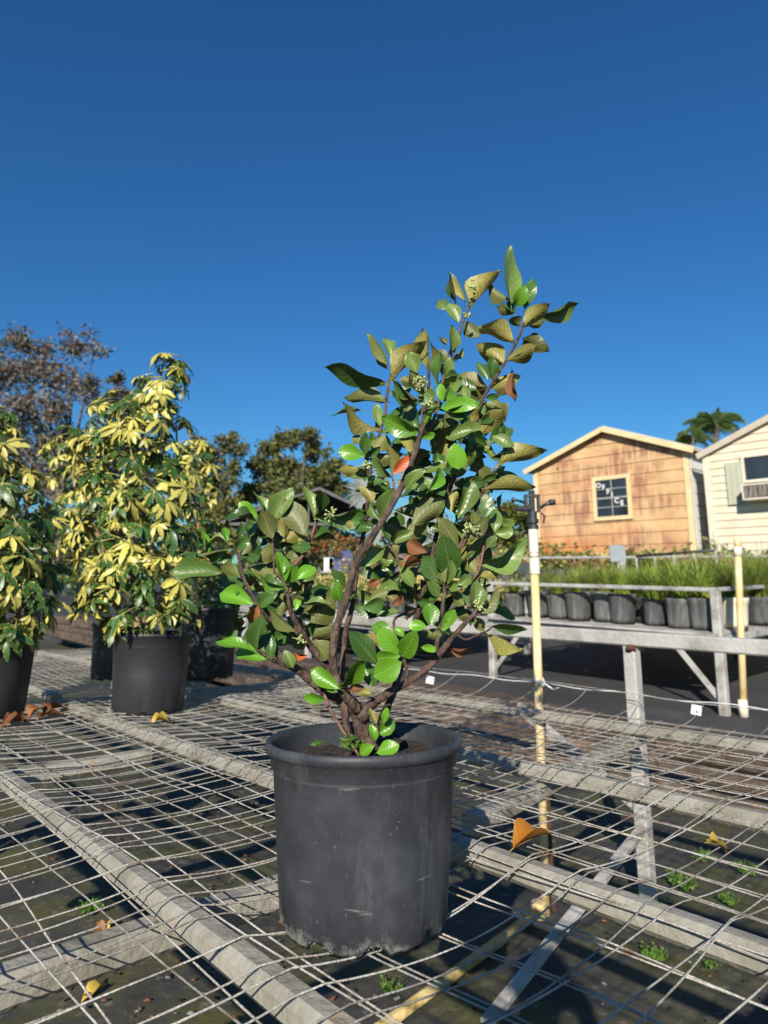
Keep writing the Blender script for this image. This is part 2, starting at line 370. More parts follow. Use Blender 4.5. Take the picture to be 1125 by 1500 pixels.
ROUND = {ty: leaf_mesh('leaf', LM[a], LM[b], bend=.06, cup=.3, wave=.012, pw=(.82, .62), seed=11) for ty, (a, b) in shown.items()}
camp = Vector((0, 0, CZ))
def put_leaf(parent, inv, B, T, W, roll, me, under):
    a = T - B; L_ = a.length; a.normalize(); c = (camp - (B + T) / 2); n = (c - a * c.dot(a)).normalized()
    n = Matrix.Rotation(roll, 3, a) @ n
    if under: n = -n
    x = a.cross(n)
    m = Matrix(((x.x, a.x, n.x, B.x), (x.y, a.y, n.y, B.y), (x.z, a.z, n.z, B.z), (0, 0, 0, 1))) @ Matrix.Diagonal((W, L_, L_ * .8 if not under else L_ * .8, 1))
    return link('leaf', me, parent, inv @ m)

# ------------------------------------------------------------------ nursery pots
def pot_profile(D, Db, H, lip=.006):
    r = D / 2; rb = Db / 2
    return [(0, .012), (rb - .014, .012), (rb - .006, 0), (rb, .008), (rb + (r - .010 - rb) * .55, H * .5), (r - .0125, H * .845), (r - .0085, H * .86), (r - .007, H - .016),
            (r - .002, H - .014), (r, H - .008), (r - .001, H - .002), (r - .004, H), (r - .008, H - .002), (r - .0095, H - .008), (r - .0125, H * .84), (r - .016, H * .70)]
def make_pot(parent, D, Db, H, m, soil_z, notch=8, jag=.010, crust=True, n=96):
    rd = random.Random(int(D * 1000)); ph = rd.random() * 6
    def zf(i, a, r, z):
        dr = .0014 * noise.noise((math.cos(a) * 1.6, math.sin(a) * 1.6, 3.3)) if i > 2 else 0
        if i in (2, 3):
            k = math.cos(a * notch + ph); q = jag * max(0, k) ** .6 if k > .45 else 0
            return dr + .002 * noise.noise((a * 9, i, 1)), q + (.002 * noise.noise((a * 14, 0, 2)) if i == 2 else q * .3)
        return dr, 0
    o = MB().lathe(pot_profile(D, Db, H), n, zf).build('pot', m, parent, True)
    s = MB(); k = 40; s.v.append((0, 0, soil_z + .006))
    R_ = D / 2 - .017
    for j in range(1, 13):
        for i in range(k):
            a = 2 * math.pi * i / k; q = R_ * j / 12
            s.v.append((q * math.cos(a), q * math.sin(a), soil_z + .010 * noise.noise((q * math.cos(a) * 40, q * math.sin(a) * 40, 1)) + .012 * noise.noise((q * math.cos(a) * 9, q * math.sin(a) * 9, 4))))
    for i in range(k): s.f.append((0, 1 + i, 1 + (i + 1) % k)); s.mi.append(0)
    for j in range(11):
        for i in range(k): a = 1 + j * k; s.f.append((a + i, a + k + i, a + k + (i + 1) % k, a + (i + 1) % k)); s.mi.append(0)
    s.build('soil', M_['soil'], parent, True)
    return o
# main pot
PC = Vector((-.027, 1.028, -.4235)); PM = MT @ Matrix.Translation(PC) @ Matrix.Rotation(R(-.9), 4, 'X') @ Matrix.Rotation(R(-.6), 4, 'Y')
mp = empty('nursery_pot', PM, 'scuffed black plastic nursery pot with rolled rim holding the green leafy shrub', 'pot')
def scuffed():
    m = mat('scuffed_pot', [(.020, .022, .026), (.038, .041, .048), (.072, .077, .088)], 11, .5, .06, 240, spec=.35, pos=[.3, .55, .85])
    t = m.node_tree; N = t.nodes; L = t.links; b = next(n for n in N if n.type == 'BSDF_PRINCIPLED'); col = b.inputs['Base Color'].links[0].from_socket
    tc = N.new('ShaderNodeTexCoord')
    def layer(col, scale, stretch, lo, hi, c, zlim=None, xlim=None):
        mp_ = N.new('ShaderNodeMapping'); mp_.inputs['Scale'].default_value = stretch[:3]; mp_.inputs['Rotation'].default_value = (0, stretch[3], 0); L.new(tc.outputs['Object'], mp_.inputs[0])
        n_ = N.new('ShaderNodeTexNoise'); n_.inputs['Scale'].default_value = scale; n_.inputs['Detail'].default_value = 7; n_.inputs['Roughness'].default_value = .7; L.new(mp_.outputs[0], n_.inputs['Vector'])
        fac = n_.outputs['Fac']
        if zlim:
            sx = N.new('ShaderNodeSeparateXYZ'); L.new(tc.outputs['Object'], sx.inputs[0]); mr = N.new('ShaderNodeMapRange'); mr.inputs['From Min'].default_value = zlim[0]; mr.inputs['From Max'].default_value = zlim[1]; mr.inputs['To Min'].default_value = zlim[2]; mr.inputs['To Max'].default_value = zlim[3]
            L.new(sx.outputs[2], mr.inputs[0]); ad = N.new('ShaderNodeMath'); ad.operation = 'ADD'; L.new(fac, ad.inputs[0]); L.new(mr.outputs[0], ad.inputs[1]); fac = ad.outputs[0]
        if xlim:
            mr2 = N.new('ShaderNodeMapRange'); mr2.inputs['From Min'].default_value = xlim[0]; mr2.inputs['From Max'].default_value = xlim[1]; mr2.inputs['To Min'].default_value = xlim[2]; mr2.inputs['To Max'].default_value = xlim[3]
            L.new(sx.outputs[0], mr2.inputs[0]); ad2 = N.new('ShaderNodeMath'); ad2.operation = 'ADD'; L.new(fac, ad2.inputs[0]); L.new(mr2.outputs[0], ad2.inputs[1]); fac = ad2.outputs[0]
        r = N.new('ShaderNodeValToRGB'); r.color_ramp.elements[0].position = lo; r.color_ramp.elements[1].position = hi; L.new(fac, r.inputs[0])
        x = N.new('ShaderNodeMix'); x.data_type = 'RGBA'; L.new(r.outputs[0], x.inputs[0]); L.new(col, x.inputs[6]); x.inputs[7].default_value = (*c, 1); return x.outputs[2]
    col = layer(col, 260, (1, 1, .35, 0), .62, .74, (.17, .175, .185))
    col = layer(col, 14, (1, 1, .25, .0), .55, .85, (.11, .115, .128))
    col = layer(col, 30, (.3, .3, 3, .75), .66, .74, (.21, .205, .19))
    col = layer(col, 26, (1, 1, 1, 0), .58, .72, (.19, .19, .18), (0, .05, .30, -.15), (-.10, .06, .06, -.20))
    L.new(col, b.inputs['Base Color']); return m
make_pot(mp, .281, .226,   .233, scuffed(), .203, 9, .010, n=120)
cr = MB(); rc = random.Random(5)              # pale mineral crust in lumps round the foot
for i in range(110):
    a = R(rc.uniform(200, 292)); q = .1115 + rc.uniform(-.003, .002); s_ = rc.uniform(.0006, .0019); z = .009 + abs(rc.gauss(.002, .007))
    c = Vector((q * math.cos(a), q * math.sin(a), z)); vs = []
    for d in ((1, 0, 0), (0, 1, 0), (-1, 0, 0), (0, -1, 0), (0, 0, 1), (0, 0, -1)): vs.append(c + Vector(d) * s_ * rc.uniform(.6, 1.2))
    cr.add(vs, [(0, 1, 4), (1, 2, 4), (2, 3, 4), (3, 0, 4), (1, 0, 5), (2, 1, 5), (3, 2, 5), (0, 3, 5)])
tag(cr.build('crust', M_['crust'], mp), kind='stuff')

# ------------------------------------------------------------------ the leafy shrub, traced stem by stem and leaf by leaf
Y0 = 1.022
root = px3(537, 1094, Y0)
sh = empty('leafy_shrub', root, 'green broad leaved shrub with olive undersides growing in the scuffed black pot', 'shrub')
SI = Matrix.Translation(-root)
def branch(name, pts, m='bark', n=8):         # (px, py, radius px, depth offset)
    P = []
    for x, y, r, dy in pts:
        q = px3(x, y, Y0 + dy); P.append((q.x - root.x, q.y - root.y, q.z - root.z, r * .95 / F))
    S = [Vector(p) for p in P]
    out = []
    P4 = [S[0] * 2 - S[1]] + S + [S[-1] * 2 - S[-2]]
    for i in range(1, len(P4) - 2):
        for k in range(6):
            t = k / 6; a, b, c, d = P4[i - 1], P4[i], P4[i + 1], P4[i + 2]
            out.append(.5 * ((2 * b) + (c - a) * t + (2 * a - 5 * b + 4 * c - d) * t * t + (3 * b - a - 3 * c + d) * t ** 3))
    out.append(P4[-2])
    rd = random.Random(len(pts) * 7 + int(pts[0][0]))
    MB().tube([q.xyz for q in out], [max(.0008, q.w * (1 + rd.uniform(-.1, .13))) for q in out], n).build(name, M_[m], sh, True)
root4 = None
def V4(p): return Vector(p)
branch('trunk', [(541, 1100, 15, 0), (537, 1085, 13, 0), (530, 1060, 12.5, 0), (521, 1038, 11, 0), (512, 1026, 8, 0)], n=12)
branch('branch', [(521, 1044, 9, 0), (500, 1028, 7.5, 0), (474, 1012, 6.5, -.01), (450, 993, 6, -.02), (430, 976, 5.5, -.03), (412, 964, 5, -.035), (401, 946, 4.6, -.04)], n=10)
branch('branch', [(515, 1094, 6, -.01), (509, 1072, 5.5, -.01), (505, 1042, 5.5, -.01), (503, 1025, 5, 0)])
branch('branch', [(520, 1040, 8, .01), (500, 1005, 6.5, .01), (486, 985, 6.5, .01), (470, 965, 6, .01), (453, 944, 5.6, 0), (437, 918, 4.6, -.01), (425, 891, 3.6, -.02), (421, 858, 2.4, -.02)])
branch('branch', [(524, 1040, 8, -.01), (500, 1010, 6.5, -.03), (489, 981, 6.2, -.03), (488, 950, 6, -.035), (494, 916, 5.6, -.04), (506, 881, 5.4, -.04), (520, 832, 5.2, -.045), (534, 805, 5, -.05), (557, 768, 4.9, -.05), (577, 735, 4.8, -.05), (593, 703, 4.7, -.045), (606, 668, 4.4, -.04), (616, 636, 4, -.035), (622, 603, 3.4, -.03), (627, 577, 2.8, -.03), (628, 548, 2.4, -.03), (627, 530, 1.6, -.03)], n=10)
branch('branch', [(519, 1040, 5, .03), (503, 1000, 4.5, .03), (502, 975, 4.2, .03), (506, 928, 4.2, .03), (514, 897, 4, .02), (519, 868, 3.6, .02), (526, 815, 3.4, .02), (533, 778, 3.4, .015), (537, 750, 3.3, .01), (539, 728, 3.1, .01), (543, 708, 2.8, .01), (537, 685, 2.2, .01), (535, 668, 1.6, 0)])
branch('branch', [(541, 700, 2.4, .01), (547, 668, 2.3, .015), (556, 635, 2.3, .01), (563, 612, 2.2, .01), (565, 593, 2.2, .01), (568, 570, 2.2, 0), (570, 556, 1.8, 0)], 'twig')
branch('branch', [(617, 640, 3, -.03), (632, 622, 2.6, -.01), (641, 596, 2.5, .01), (646, 572, 2.6, .02), (650, 552, 2.8, .02), (661, 523, 2.6, .02), (669, 503, 2.4, .02), (675, 480, 2.2, .02), (680, 466, 2, .02), (686, 450, 1.6, .02)], 'twig')
branch('branch', [(548, 1075, 7, .02), (564, 1044, 6, .03), (580, 1003, 5.5, .04), (588, 973, 5, .05), (603, 928, 4.6, .05), (617, 880, 4.4, .05), (628, 838, 4.2, .04), (638, 790, 4.1, .04), (647, 750, 4, .03), (655, 727, 4, .025), (663, 704, 3.9, .02), (671, 690, 3.8, .02), (684, 662, 3.2, .03), (696, 634, 3, .03), (705, 590, 2.8, .03), (718, 566, 2.6, .03), (740, 531, 2.3, .03), (753, 508, 2.2, .03), (762, 489, 2.3, .03), (768, 472, 2, .03), (770, 455, 1.4, .03)])
branch('branch', [(530, 1052, 9, -.01), (545, 1032, 7, -.02), (568, 1016, 6, -.03), (601, 997, 5.4, -.04), (632, 973, 5, -.045), (656, 942, 4.2, -.05), (683, 911, 3.4, -.05), (697, 896, 2.4, -.05), (700, 885, 1.5, -.05)])
branch('branch', [(631, 974, 4, -.045), (638, 954, 3.4, -.05), (642, 928, 3.2, -.05), (647, 900, 3, -.05), (650, 875, 3, -.045), (652, 854, 2.2, -.04)])
branch('branch', [(668, 928, 2.2, -.05), (682, 937, 1.7, -.05), (700, 930, 1.6, -.055), (714, 924, 1.4, -.06), (721, 918, 1, -.06)])
branch('branch', [(594, 999, 2.5, -.04), (596, 985, 2.3, -.045), (592, 965, 2, -.05), (588, 955, 1.6, -.05)], 'twig')
branch('branch', [(474, 1013, 2.3, -.02), (484, 1040, 2.3, -.03), (500, 1067, 2.2, -.03), (526, 1107, 2.2, -.035)], 'cane')
branch('branch', [(445, 930, 3.6, 0), (414, 919, 3.4, -.01), (387, 900, 3.2, -.02), (370, 872, 2.8, -.02), (358, 848, 2.6, -.02), (351, 822, 2.2, -.02), (342, 798, 1.6, -.02)])
branch('branch', [(424, 868, 2.6, -.02), (430, 832, 2.6, 0), (446, 811, 2.6, .01), (454, 792, 2.5, .01), (462, 768, 2.4, .01), (464, 755, 1.5, .01)], 'cane')
branch('branch', [(436, 983, 3.5, -.02), (412, 972, 3, -.03), (397, 966, 2.5, -.045), (376, 950, 1.8, -.05)])
branch('branch', [(402, 840, 1.8, .01), (400, 810, 1.8, .01), (399, 785, 1.8, .01), (396, 760, 1.5, .01)], 'twig')
branch('branch', [(421, 861, 2, -.02), (410, 845, 1.8, 0), (402, 838, 1.8, .01)], 'twig')
branch('branch', [(640, 868, 2.6, .04), (680, 856, 2.2, .02), (700, 838, 2, .01), (709, 800, 1.8, .01), (714, 768, 1.5, .01)], 'cane')
branch('branch', [(651, 855, 2.4, -.04), (662, 828, 2.2, -.02), (672, 802, 2, -.01), (684, 780, 1.6, 0)], 'twig')
branch('branch', [(660, 840, 2.2, .03), (688, 775, 2, .03), (700, 735, 2, .03), (712, 712, 2, .02), (725, 685, 1.5, .02)], 'twig')
branch('branch', [(618, 880, 2.6, .03), (602, 860, 2.3, .0), (592, 840, 2, -.01), (578, 810, 1.8, -.01), (560, 790, 1.5, -.01)], 'twig')
branch('branch', [(580, 735, 2, -.05), (577, 712, 1.6, -.055), (574, 695, 1.4, -.055)], 'cane')
branch('branch', [(548, 1098, 2, -.03), (551, 1085, 2, -.035), (553, 1066, 1.8, -.04), (555, 1050, 1.2, -.04)], 'twig')
branch('branch', [(608, 895, 2.4, .02), (580, 905, 2, -.02), (578, 925, 2, -.04), (584, 955, 1.6, -.05)], 'twig')
branch('branch', [(703, 845, 2, .01), (690, 862, 2, -.02), (688, 890, 2.4, -.04)], 'twig')
# base x,y, tip x,y, apparent width, kind; grouped with a depth offset and how far the tip leans to (-) or from (+) the camera
LV = [
 (.03, [(749,448,744,380,27,'l'),(768,452,780,417,19,'g'),(757,450,767,423,21,'b'),(787,467,827,443,16,'l'),(764,481,798,447,22,'y'),(754,459,748,430,14,'g'),(746,438,717,422,7,'d'),(752,459,733,452,16,'d'),(762,478,750,464,17,'d'),(776,478,793,474,14,'d'),(766,496,794,507,25,'d'),(754,502,705,469,27,'y'),(743,527,781,509,23,'y'),(739,534,706,508,29,'y'),(722,557,720,527,18,'g'),(716,557,701,533,14,'g'),(720,568,755,554,25,'y'),(750,543,762,583,10,'n'),(714,567,668,560,31,'y'),(715,574,681,574,25,'d'),(711,583,729,580,10,'g'),(706,592,738,602,18,'d')]),
 (.02, [(686,453,723,404,23,'y'),(682,444,668,407,13,'y'),(668,446,667,409,7,'g'),(662,453,637,440,15,'l'),(673,472,659,446,19,'l'),(670,469,652,452,9,'d'),(682,470,698,494,23,'d'),(658,520,667,482,14,'l'),(655,505,646,496,8,'d'),(661,530,671,510,9,'d'),(657,528,638,518,19,'d'),(628,541,628,494,17,'y'),(630,541,636,507,9,'o'),(641,563,634,522,13,'g'),(649,551,647,530,15,'l'),(653,553,661,530,15,'l'),(651,555,674,550,9,'g'),(641,575,668,556,19,'l')]),
 (-.05, [(646,598,691,590,20,'b'),(650,588,667,566,16,'b'),(649,588,644,565,13,'b'),(652,604,690,603,17,'g')]),
 (.0, [(571,560,609,504,25,'y'),(569,537,546,496,18,'o'),(572,524,567,490,17,'l'),(564,563,495,536,17,'g'),(567,588,514,582,21,'d'),(555,631,500,609,21,'y'),(556,624,553,598,14,'l'),(558,634,582,627,10,'l'),(567,540,553,529,6,'d')]),
 (-.03, [(611,546,601,524,21,'l'),(611,560,590,555,13,'d'),(611,585,580,566,15,'g'),(613,586,573,588,12,'x'),(620,578,604,547,19,'o'),(622,574,634,583,17,'l'),(594,579,573,575,9,'d'),(612,634,564,619,26,'b'),(613,627,597,597,21,'g'),(622,622,638,592,9,'b'),(612,640,590,643,15,'b'),(619,641,634,637,10,'b'),(607,628,596,661,23,'y'),(563,637,550,659,23,'d')]),
 (-.01, [(532,668,501,660,22,'b'),(535,667,534,639,16,'g'),(528,649,518,641,13,'o'),(537,668,554,657,11,'g'),(526,687,498,690,15,'y'),(548,736,533,716,15,'y'),(547,710,569,708,21,'d'),(590,665,551,667,15,'d')]),
 (.02, [(703,638,731,602,25,'y'),(722,625,742,596,25,'y'),(704,620,723,607,13,'g'),(703,615,704,593,15,'g'),(692,622,698,597,13,'y'),(682,683,688,664,15,'y'),(656,686,647,634,27,'y'),(637,676,658,626,31,'d'),(695,670,706,644,19,'l'),(687,660,709,667,13,'d'),(727,683,777,653,25,'y'),(712,715,774,710,21,'y'),(720,671,744,657,10,'g'),(700,734,703,706,27,'d'),(706,705,725,695,10,'g'),(650,731,630,721,21,'d'),(696,697,722,693,23,'d'),(690,690,705,676,22,'d'),(661,750,666,724,15,'y'),(672,759,684,715,18,'l'),(680,640,690,612,22,'d'),(672,640,655,608,20,'d'),(684,700,668,715,20,'d')]),
 (-.04, [(672,687,667,655,30,'B'),(628,719,654,687,18,'b'),(629,719,647,713,7,'g')]),
 (-.055, [(576,694,597,671,13,'r'),(574,695,571,657,12,'y'),(573,700,546,675,12,'x'),(594,719,614,689,13,'l')]),
 (-.02, [(557,763,577,724,23,'l'),(555,761,541,741,11,'l'),(547,774,517,769,15,'g'),(519,769,508,767,9,'y'),(579,747,619,756,17,'d'),(603,769,644,741,27,'o'),(624,731,618,712,15,'g'),(624,809,593,793,25,'n'),(621,820,570,830,9,'n'),(562,803,535,822,19,'l'),(605,860,590,834,15,'l'),(506,859,489,837,13,'g'),(500,882,491,856,16,'b'),(558,849,535,860,13,'n'),(600,790,618,770,22,'d'),(590,780,570,770,18,'d'),(585,800,565,815,18,'d'),(610,830,590,850,20,'d')]),
 (.0, [(672,803,650,767,27,'o'),(649,777,628,768,11,'g'),(712,763,714,730,19,'l'),(724,781,729,746,17,'l'),(708,763,723,744,15,'g'),(698,770,694,751,13,'o'),(679,788,718,767,15,'o'),(689,789,728,785,14,'d'),(726,782,747,777,15,'l'),(674,822,707,794,25,'y'),(705,827,768,800,23,'l'),(703,845,735,827,15,'y'),(698,840,681,817,17,'d'),(712,803,725,787,11,'l')]),
 (-.04, [(660,840,651,793,38,'G'),(643,853,625,820,23,'g'),(651,853,657,820,21,'o'),(656,855,662,824,11,'l'),(646,874,628,855,15,'l'),(653,857,676,856,13,'l'),(670,857,692,845,13,'l'),(696,892,699,855,21,'l'),(689,892,687,860,15,'g'),(698,899,732,872,12,'o'),(695,900,671,902,15,'d'),(686,883,664,873,17,'d'),(719,918,763,918,15,'g'),(708,927,760,939,20,'y'),(655,950,696,956,9,'n'),(696,904,707,921,13,'d')]),
 (.0, [(378,758,352,739,19,'b'),(376,763,337,746,9,'g'),(389,754,375,724,8,'l'),(399,763,424,721,27,'l'),(401,765,428,724,9,'d'),(399,789,386,752,23,'o'),(450,785,419,740,29,'o'),(462,763,448,718,17,'l'),(464,758,460,724,13,'g'),(466,760,521,744,18,'g'),(413,793,441,771,19,'y'),(417,789,413,758,13,'y'),(438,797,449,787,15,'y'),(411,809,379,779,15,'d'),(352,814,377,781,17,'d'),(364,832,402,834,25,'d'),(444,814,428,822,17,'d'),(400,800,388,820,20,'d'),(420,800,436,815,18,'d')]),
 (-.02, [(337,805,300,804,12,'g'),(335,795,302,785,9,'x'),(333,793,329,771,10,'b'),(341,789,329,764,8,'d'),(348,789,357,769,10,'g'),(303,816,297,777,7,'b'),(298,824,269,803,10,'g'),(325,837,272,843,21,'x'),(352,846,328,826,15,'o'),(345,805,362,790,14,'g'),(340,815,322,822,14,'g'),(371,884,322,866,25,'b'),(378,890,398,870,16,'g')]),
 (-.03, [(417,854,411,810,17,'b'),(419,855,432,834,21,'b'),(417,861,378,852,14,'b'),(436,848,458,830,18,'b'),(416,882,399,864,9,'o'),(431,925,397,901,15,'o'),(433,894,437,876,10,'b'),(425,890,445,870,16,'d'),(424,880,408,895,16,'d')]),
 (-.045, [(369,952,323,936,15,'b'),(392,966,349,954,20,'b'),(375,952,382,907,15,'g'),(378,952,393,927,13,'g'),(398,968,394,933,13,'g'),(377,886,366,915,21,'n'),(429,978,419,956,13,'l')]),
 (.0, [(453,913,491,878,29,'d'),(457,933,487,923,23,'d'),(457,939,483,962,23,'d'),(451,937,433,946,17,'d'),(451,960,432,959,8,'r'),(440,905,460,885,18,'d'),(445,920,425,905,16,'d')]),
 (-.05, [(498,1009,464,986,20,'b'),(500,1007,524,970,16,'b'),(490,1015,479,1003,10,'b'),(476,1025,450,1022,11,'b'),(508,1011,530,1008,15,'n'),(552,971,518,933,25,'g'),(564,949,528,931,7,'y'),(545,1006,532,978,16,'g'),(548,1006,551,984,11,'g'),(545,1017,528,1014,9,'y')]),
 (-.065, [(584,959,559,927,23,'b'),(586,961,549,968,20,'b'),(588,970,553,990,29,'b'),(590,962,606,932,29,'B'),(574,924,547,917,17,'b'),(578,920,590,928,10,'b'),(617,948,636,952,9,'b')]),
 (-.06, [(625,918,602,916,14,'b'),(631,917,631,888,21,'b'),(634,913,662,924,14,'b'),(648,925,665,894,15,'b'),(617,929,646,929,12,'d')]),
 (-.045, [(548,1092,527,1105,15,'b'),(552,1103,579,1093,18,'b'),(554,1076,575,1058,17,'b'),(552,1062,542,1043,10,'y'),(550,1086,546,1066,10,'b'),(562,1060,566,1041,9,'b'),(574,886,600,873,15,'n'),(530,890,563,884,17,'g'),(540,880,560,868,18,'d')]),
]
rl = random.Random(21)
for dy, rows in LV:
    for (bx, by, tx, ty, wd, k) in rows:
        d = dy + rl.uniform(-.012, .012) + (.025 if k == 'd' else 0)
        rnd_ = k in 'BG'; k = k.lower()
        lean = rl.uniform(-.035, .02) if k in 'bgl' else rl.uniform(-.02, .03)
        lp = math.hypot(tx - bx, ty - by); lean *= min(1, lp / 40)
        B = px3(bx, by, Y0 + d); T = px3(tx, ty, Y0 + d + lean)
        Lm = (T - B).length; wm = wd * 1.03 / F
        W = max(wm, .42 * Lm) if not rnd_ else wm * .8
        W = min(W, wm * 2.2)
        roll = math.acos(max(-1, min(1, wm / W * .97))) * rl.choice((-1, 1)) + rl.uniform(-.15, .15)
        me = ROUND[k] if rnd_ else rl.choice(LEAF[k])
        T = B + (T - B) * (1.2 if k != 'n' else 1.0)
        put_leaf(sh, SI, B, T, W * (1.22 if k not in 'nb' else .9 if k == 'n' else 1.12), roll, me, k in 'oyd')
# leaves deeper inside the crown
def inside(x, y):
    return (520 < x < 735 and 600 < y < 900) or (340 < x < 470 and 770 < y < 930)
cnt = 0
while cnt < 20:
    x = rl.uniform(340, 735); y = rl.uniform(600, 930)
    if not inside(x, y): continue
    if x < 600 and 640 < y < 800 and rl.random() < .75: continue
    cnt += 1; a = rl.uniform(0, 6.28); L_ = rl.uniform(26, 46); dp = rl.uniform(.05, .15)
    B = px3(x, y, Y0 + dp); T = px3(x + L_ * math.cos(a), y + L_ * math.sin(a) * .8, Y0 + dp + rl.uniform(-.03, .03)); Lm = (T - B).length
    put_leaf(sh, SI, B, T, Lm * rl.uniform(.4, .55), rl.uniform(-1, 1), rl.choice(LEAF[rl.choice('ggboy')]), rl.random() < .5)
fm = MB(); fuv = []
for i in range(270):
    while True:
        x = rl.uniform(345, 740); y = rl.uniform(560, 930)
        if inside(x, y) or (600 < x < 720 and 560 < y < 610): break
    if x < 610 and 640 < y < 800 and rl.random() < .45: continue
    a = rl.uniform(0, 6.28); L_ = rl.uniform(28, 50); dp = rl.uniform(.0, .16)
    B = px3(x, y, Y0 + dp) - root; T = px3(x + L_ * math.cos(a), y + L_ * math.sin(a) * .8, Y0 + dp + rl.uniform(-.03, .03)) - root; ax = T - B; Lm = ax.length; ax.normalize()
    nn = Vector((rl.gauss(0, .6), -1, rl.gauss(.5, .6))); nn = (nn - ax * nn.dot(ax)).normalized(); xx = ax.cross(nn)
    me = LEAF['g'][i % 8]; W = Lm * rl.uniform(.42, .56); o_ = len(fm.v); mi0 = rl.choice((0, 0, 2)); src = me.uv_layers[0].data; vuv = {}
    for lp_, vi in zip(src, [l.vertex_index for l in me.loops]): vuv[vi] = tuple(lp_.uv)
    for v_ in me.vertices: q = v_.co; fm.v.append(tuple(B + xx * q.x * W + ax * q.y * Lm + nn * q.z * Lm * .8)); fuv.append(vuv.get(v_.index, (0, 0)))
    for p_ in me.polygons: fm.f.append(tuple(o_ + j for j in p_.vertices)); fm.mi.append(1 if p_.material_index else mi0)
fm.uv = fuv
fo_ = link('inner_foliage', fm.mesh('inner_foliage', [LM['g'], LM['go'], LM['l']], True), sh); fo_['kind'] = 'stuff'
# small green flower buds
M_['bud'] = mat('flower_bud', [(.30, .36, .12), (.42, .46, .2)], 30, .5)
def buds(x, y, dy, n, r):
    r *= .75
    m = MB(); c = px3(x, y, Y0 + dy) - root
    for i in range(n):
        q = c + Vector((rl.gauss(0, r), rl.gauss(0, r * .6), rl.gauss(0, r))); s_ = rl.uniform(.0016, .003)
        m.tube([c, q], .0006, 4)
        vs = [q + Vector(d) * s_ for d in ((1, 0, 0), (0, 1, 0), (-1, 0, 0), (0, -1, 0), (0, 0, 1), (0, 0, -1))]
        m.add(vs, [(0, 1, 4), (1, 2, 4), (2, 3, 4), (3, 0, 4), (1, 0, 5), (2, 1, 5), (3, 2, 5), (0, 3, 5)])
    m.build('bud_cluster', M_['bud'], sh, True)
for q in ((692, 420, .01, 16, .005), (684, 462, .0, 10, .004), (616, 558, -.05, 30, .008), (626, 590, -.05, 12, .006), (538, 680, -.03, 18, .006), (688, 772, -.03, 20, .007), (702, 888, -.06, 18, .006), (486, 752, -.02, 18, .007), (440, 938, -.02, 10, .005), (607, 915, -.05, 8, .005)): buds(*q)

# ------------------------------------------------------------------ variegated umbrella plants
VG = leaf_mat('variegated_leaflet', (.44, .38, .055), (.62, .56, .15), (.34, .34, .07), .38, .3, edge=((.035, .095, .018), .95), blotch=5)
VG2 = leaf_mat('variegated_leaflet_green', (.026, .075, .014), (.05, .12, .024), (.08, .15, .03), .35, .3, edge=((.55, .47, .12), 1.05), blotch=6)
VGU = leaf_mat('variegated_leaflet_under', (.16, .18, .05), (.34, .31, .10), (.3, .3, .1), .6, .3)
M_['vstem'] = mat('umbrella_plant_stem', [(.20, .115, .055), (.32, .22, .12)], 30, .75, .4, 80)
M_['vpet'] = mat('umbrella_plant_petiole', [(.26, .27, .06), (.38, .36, .10)], 20, .5)
def palmate(seed, green):
    rd = random.Random(seed); m = MB(); uvs = []
    n = rd.choice((7, 8, 8, 9)); Lp = rd.uniform(.9, 1.3)
    m.tube([(0, -Lp, -.25), (0, -Lp * .5, -.08), (0, 0, 0)], [.030, .026, .026], 5, 2); uvs += [(0, 0)] * len(m.v)
    for i in range(n):
        a = (i - (n - 1) / 2) / n * 5.6 + rd.uniform(-.12, .12); L_ = rd.uniform(.75, 1.15) * (1 - .08 * abs(a)); dr = rd.uniform(-.05, .55); wd = .33 * L_
        tw = rd.uniform(-.5, .5); curl = rd.uniform(.1, .5)
        Rm = Matrix.Rotation(-a, 3, 'Z') @ Matrix.Rotation(-dr, 3, 'X') @ Matrix.Rotation(tw, 3, 'Y')
        for layer in (0, 1):
            o = len(m.v); nl = 6
            for j in range(nl + 1):
                t = j / nl; w_ = math.sin(math.pi * (.03 + .95 * t ** 1.15)) ** .75 * .5 * wd if 0 < j < nl else .02
                for x in (-1, 0, 1):
                    q = Rm @ Vector((x * w_, .14 * L_ + t * L_ * .9, -curl * t * t * L_ + .25 * abs(x) * w_ - (.01 if layer else 0)))
                    m.v.append(tuple(q)); uvs.append((x, t))
            for j in range(nl):
                for k in range(2):
                    b = o + j * 3 + k; f = (b, b + 1, b + 4, b + 3); m.f.append(f if not layer else f[::-1]); m.mi.append(layer)
        k = len(m.v); m.tube([(0, 0, 0), tuple(Rm @ Vector((0, .16 * L_, 0)))], .016, 4, 2); uvs += [(0, 0)] * (len(m.v) - k)
    m.uv = uvs
    return m.mesh('leaf', [VG2 if green else VG, VGU, M_['vpet']], True)
PAL = [palmate(i, i % 5 in (1, 3)) for i in range(20)]
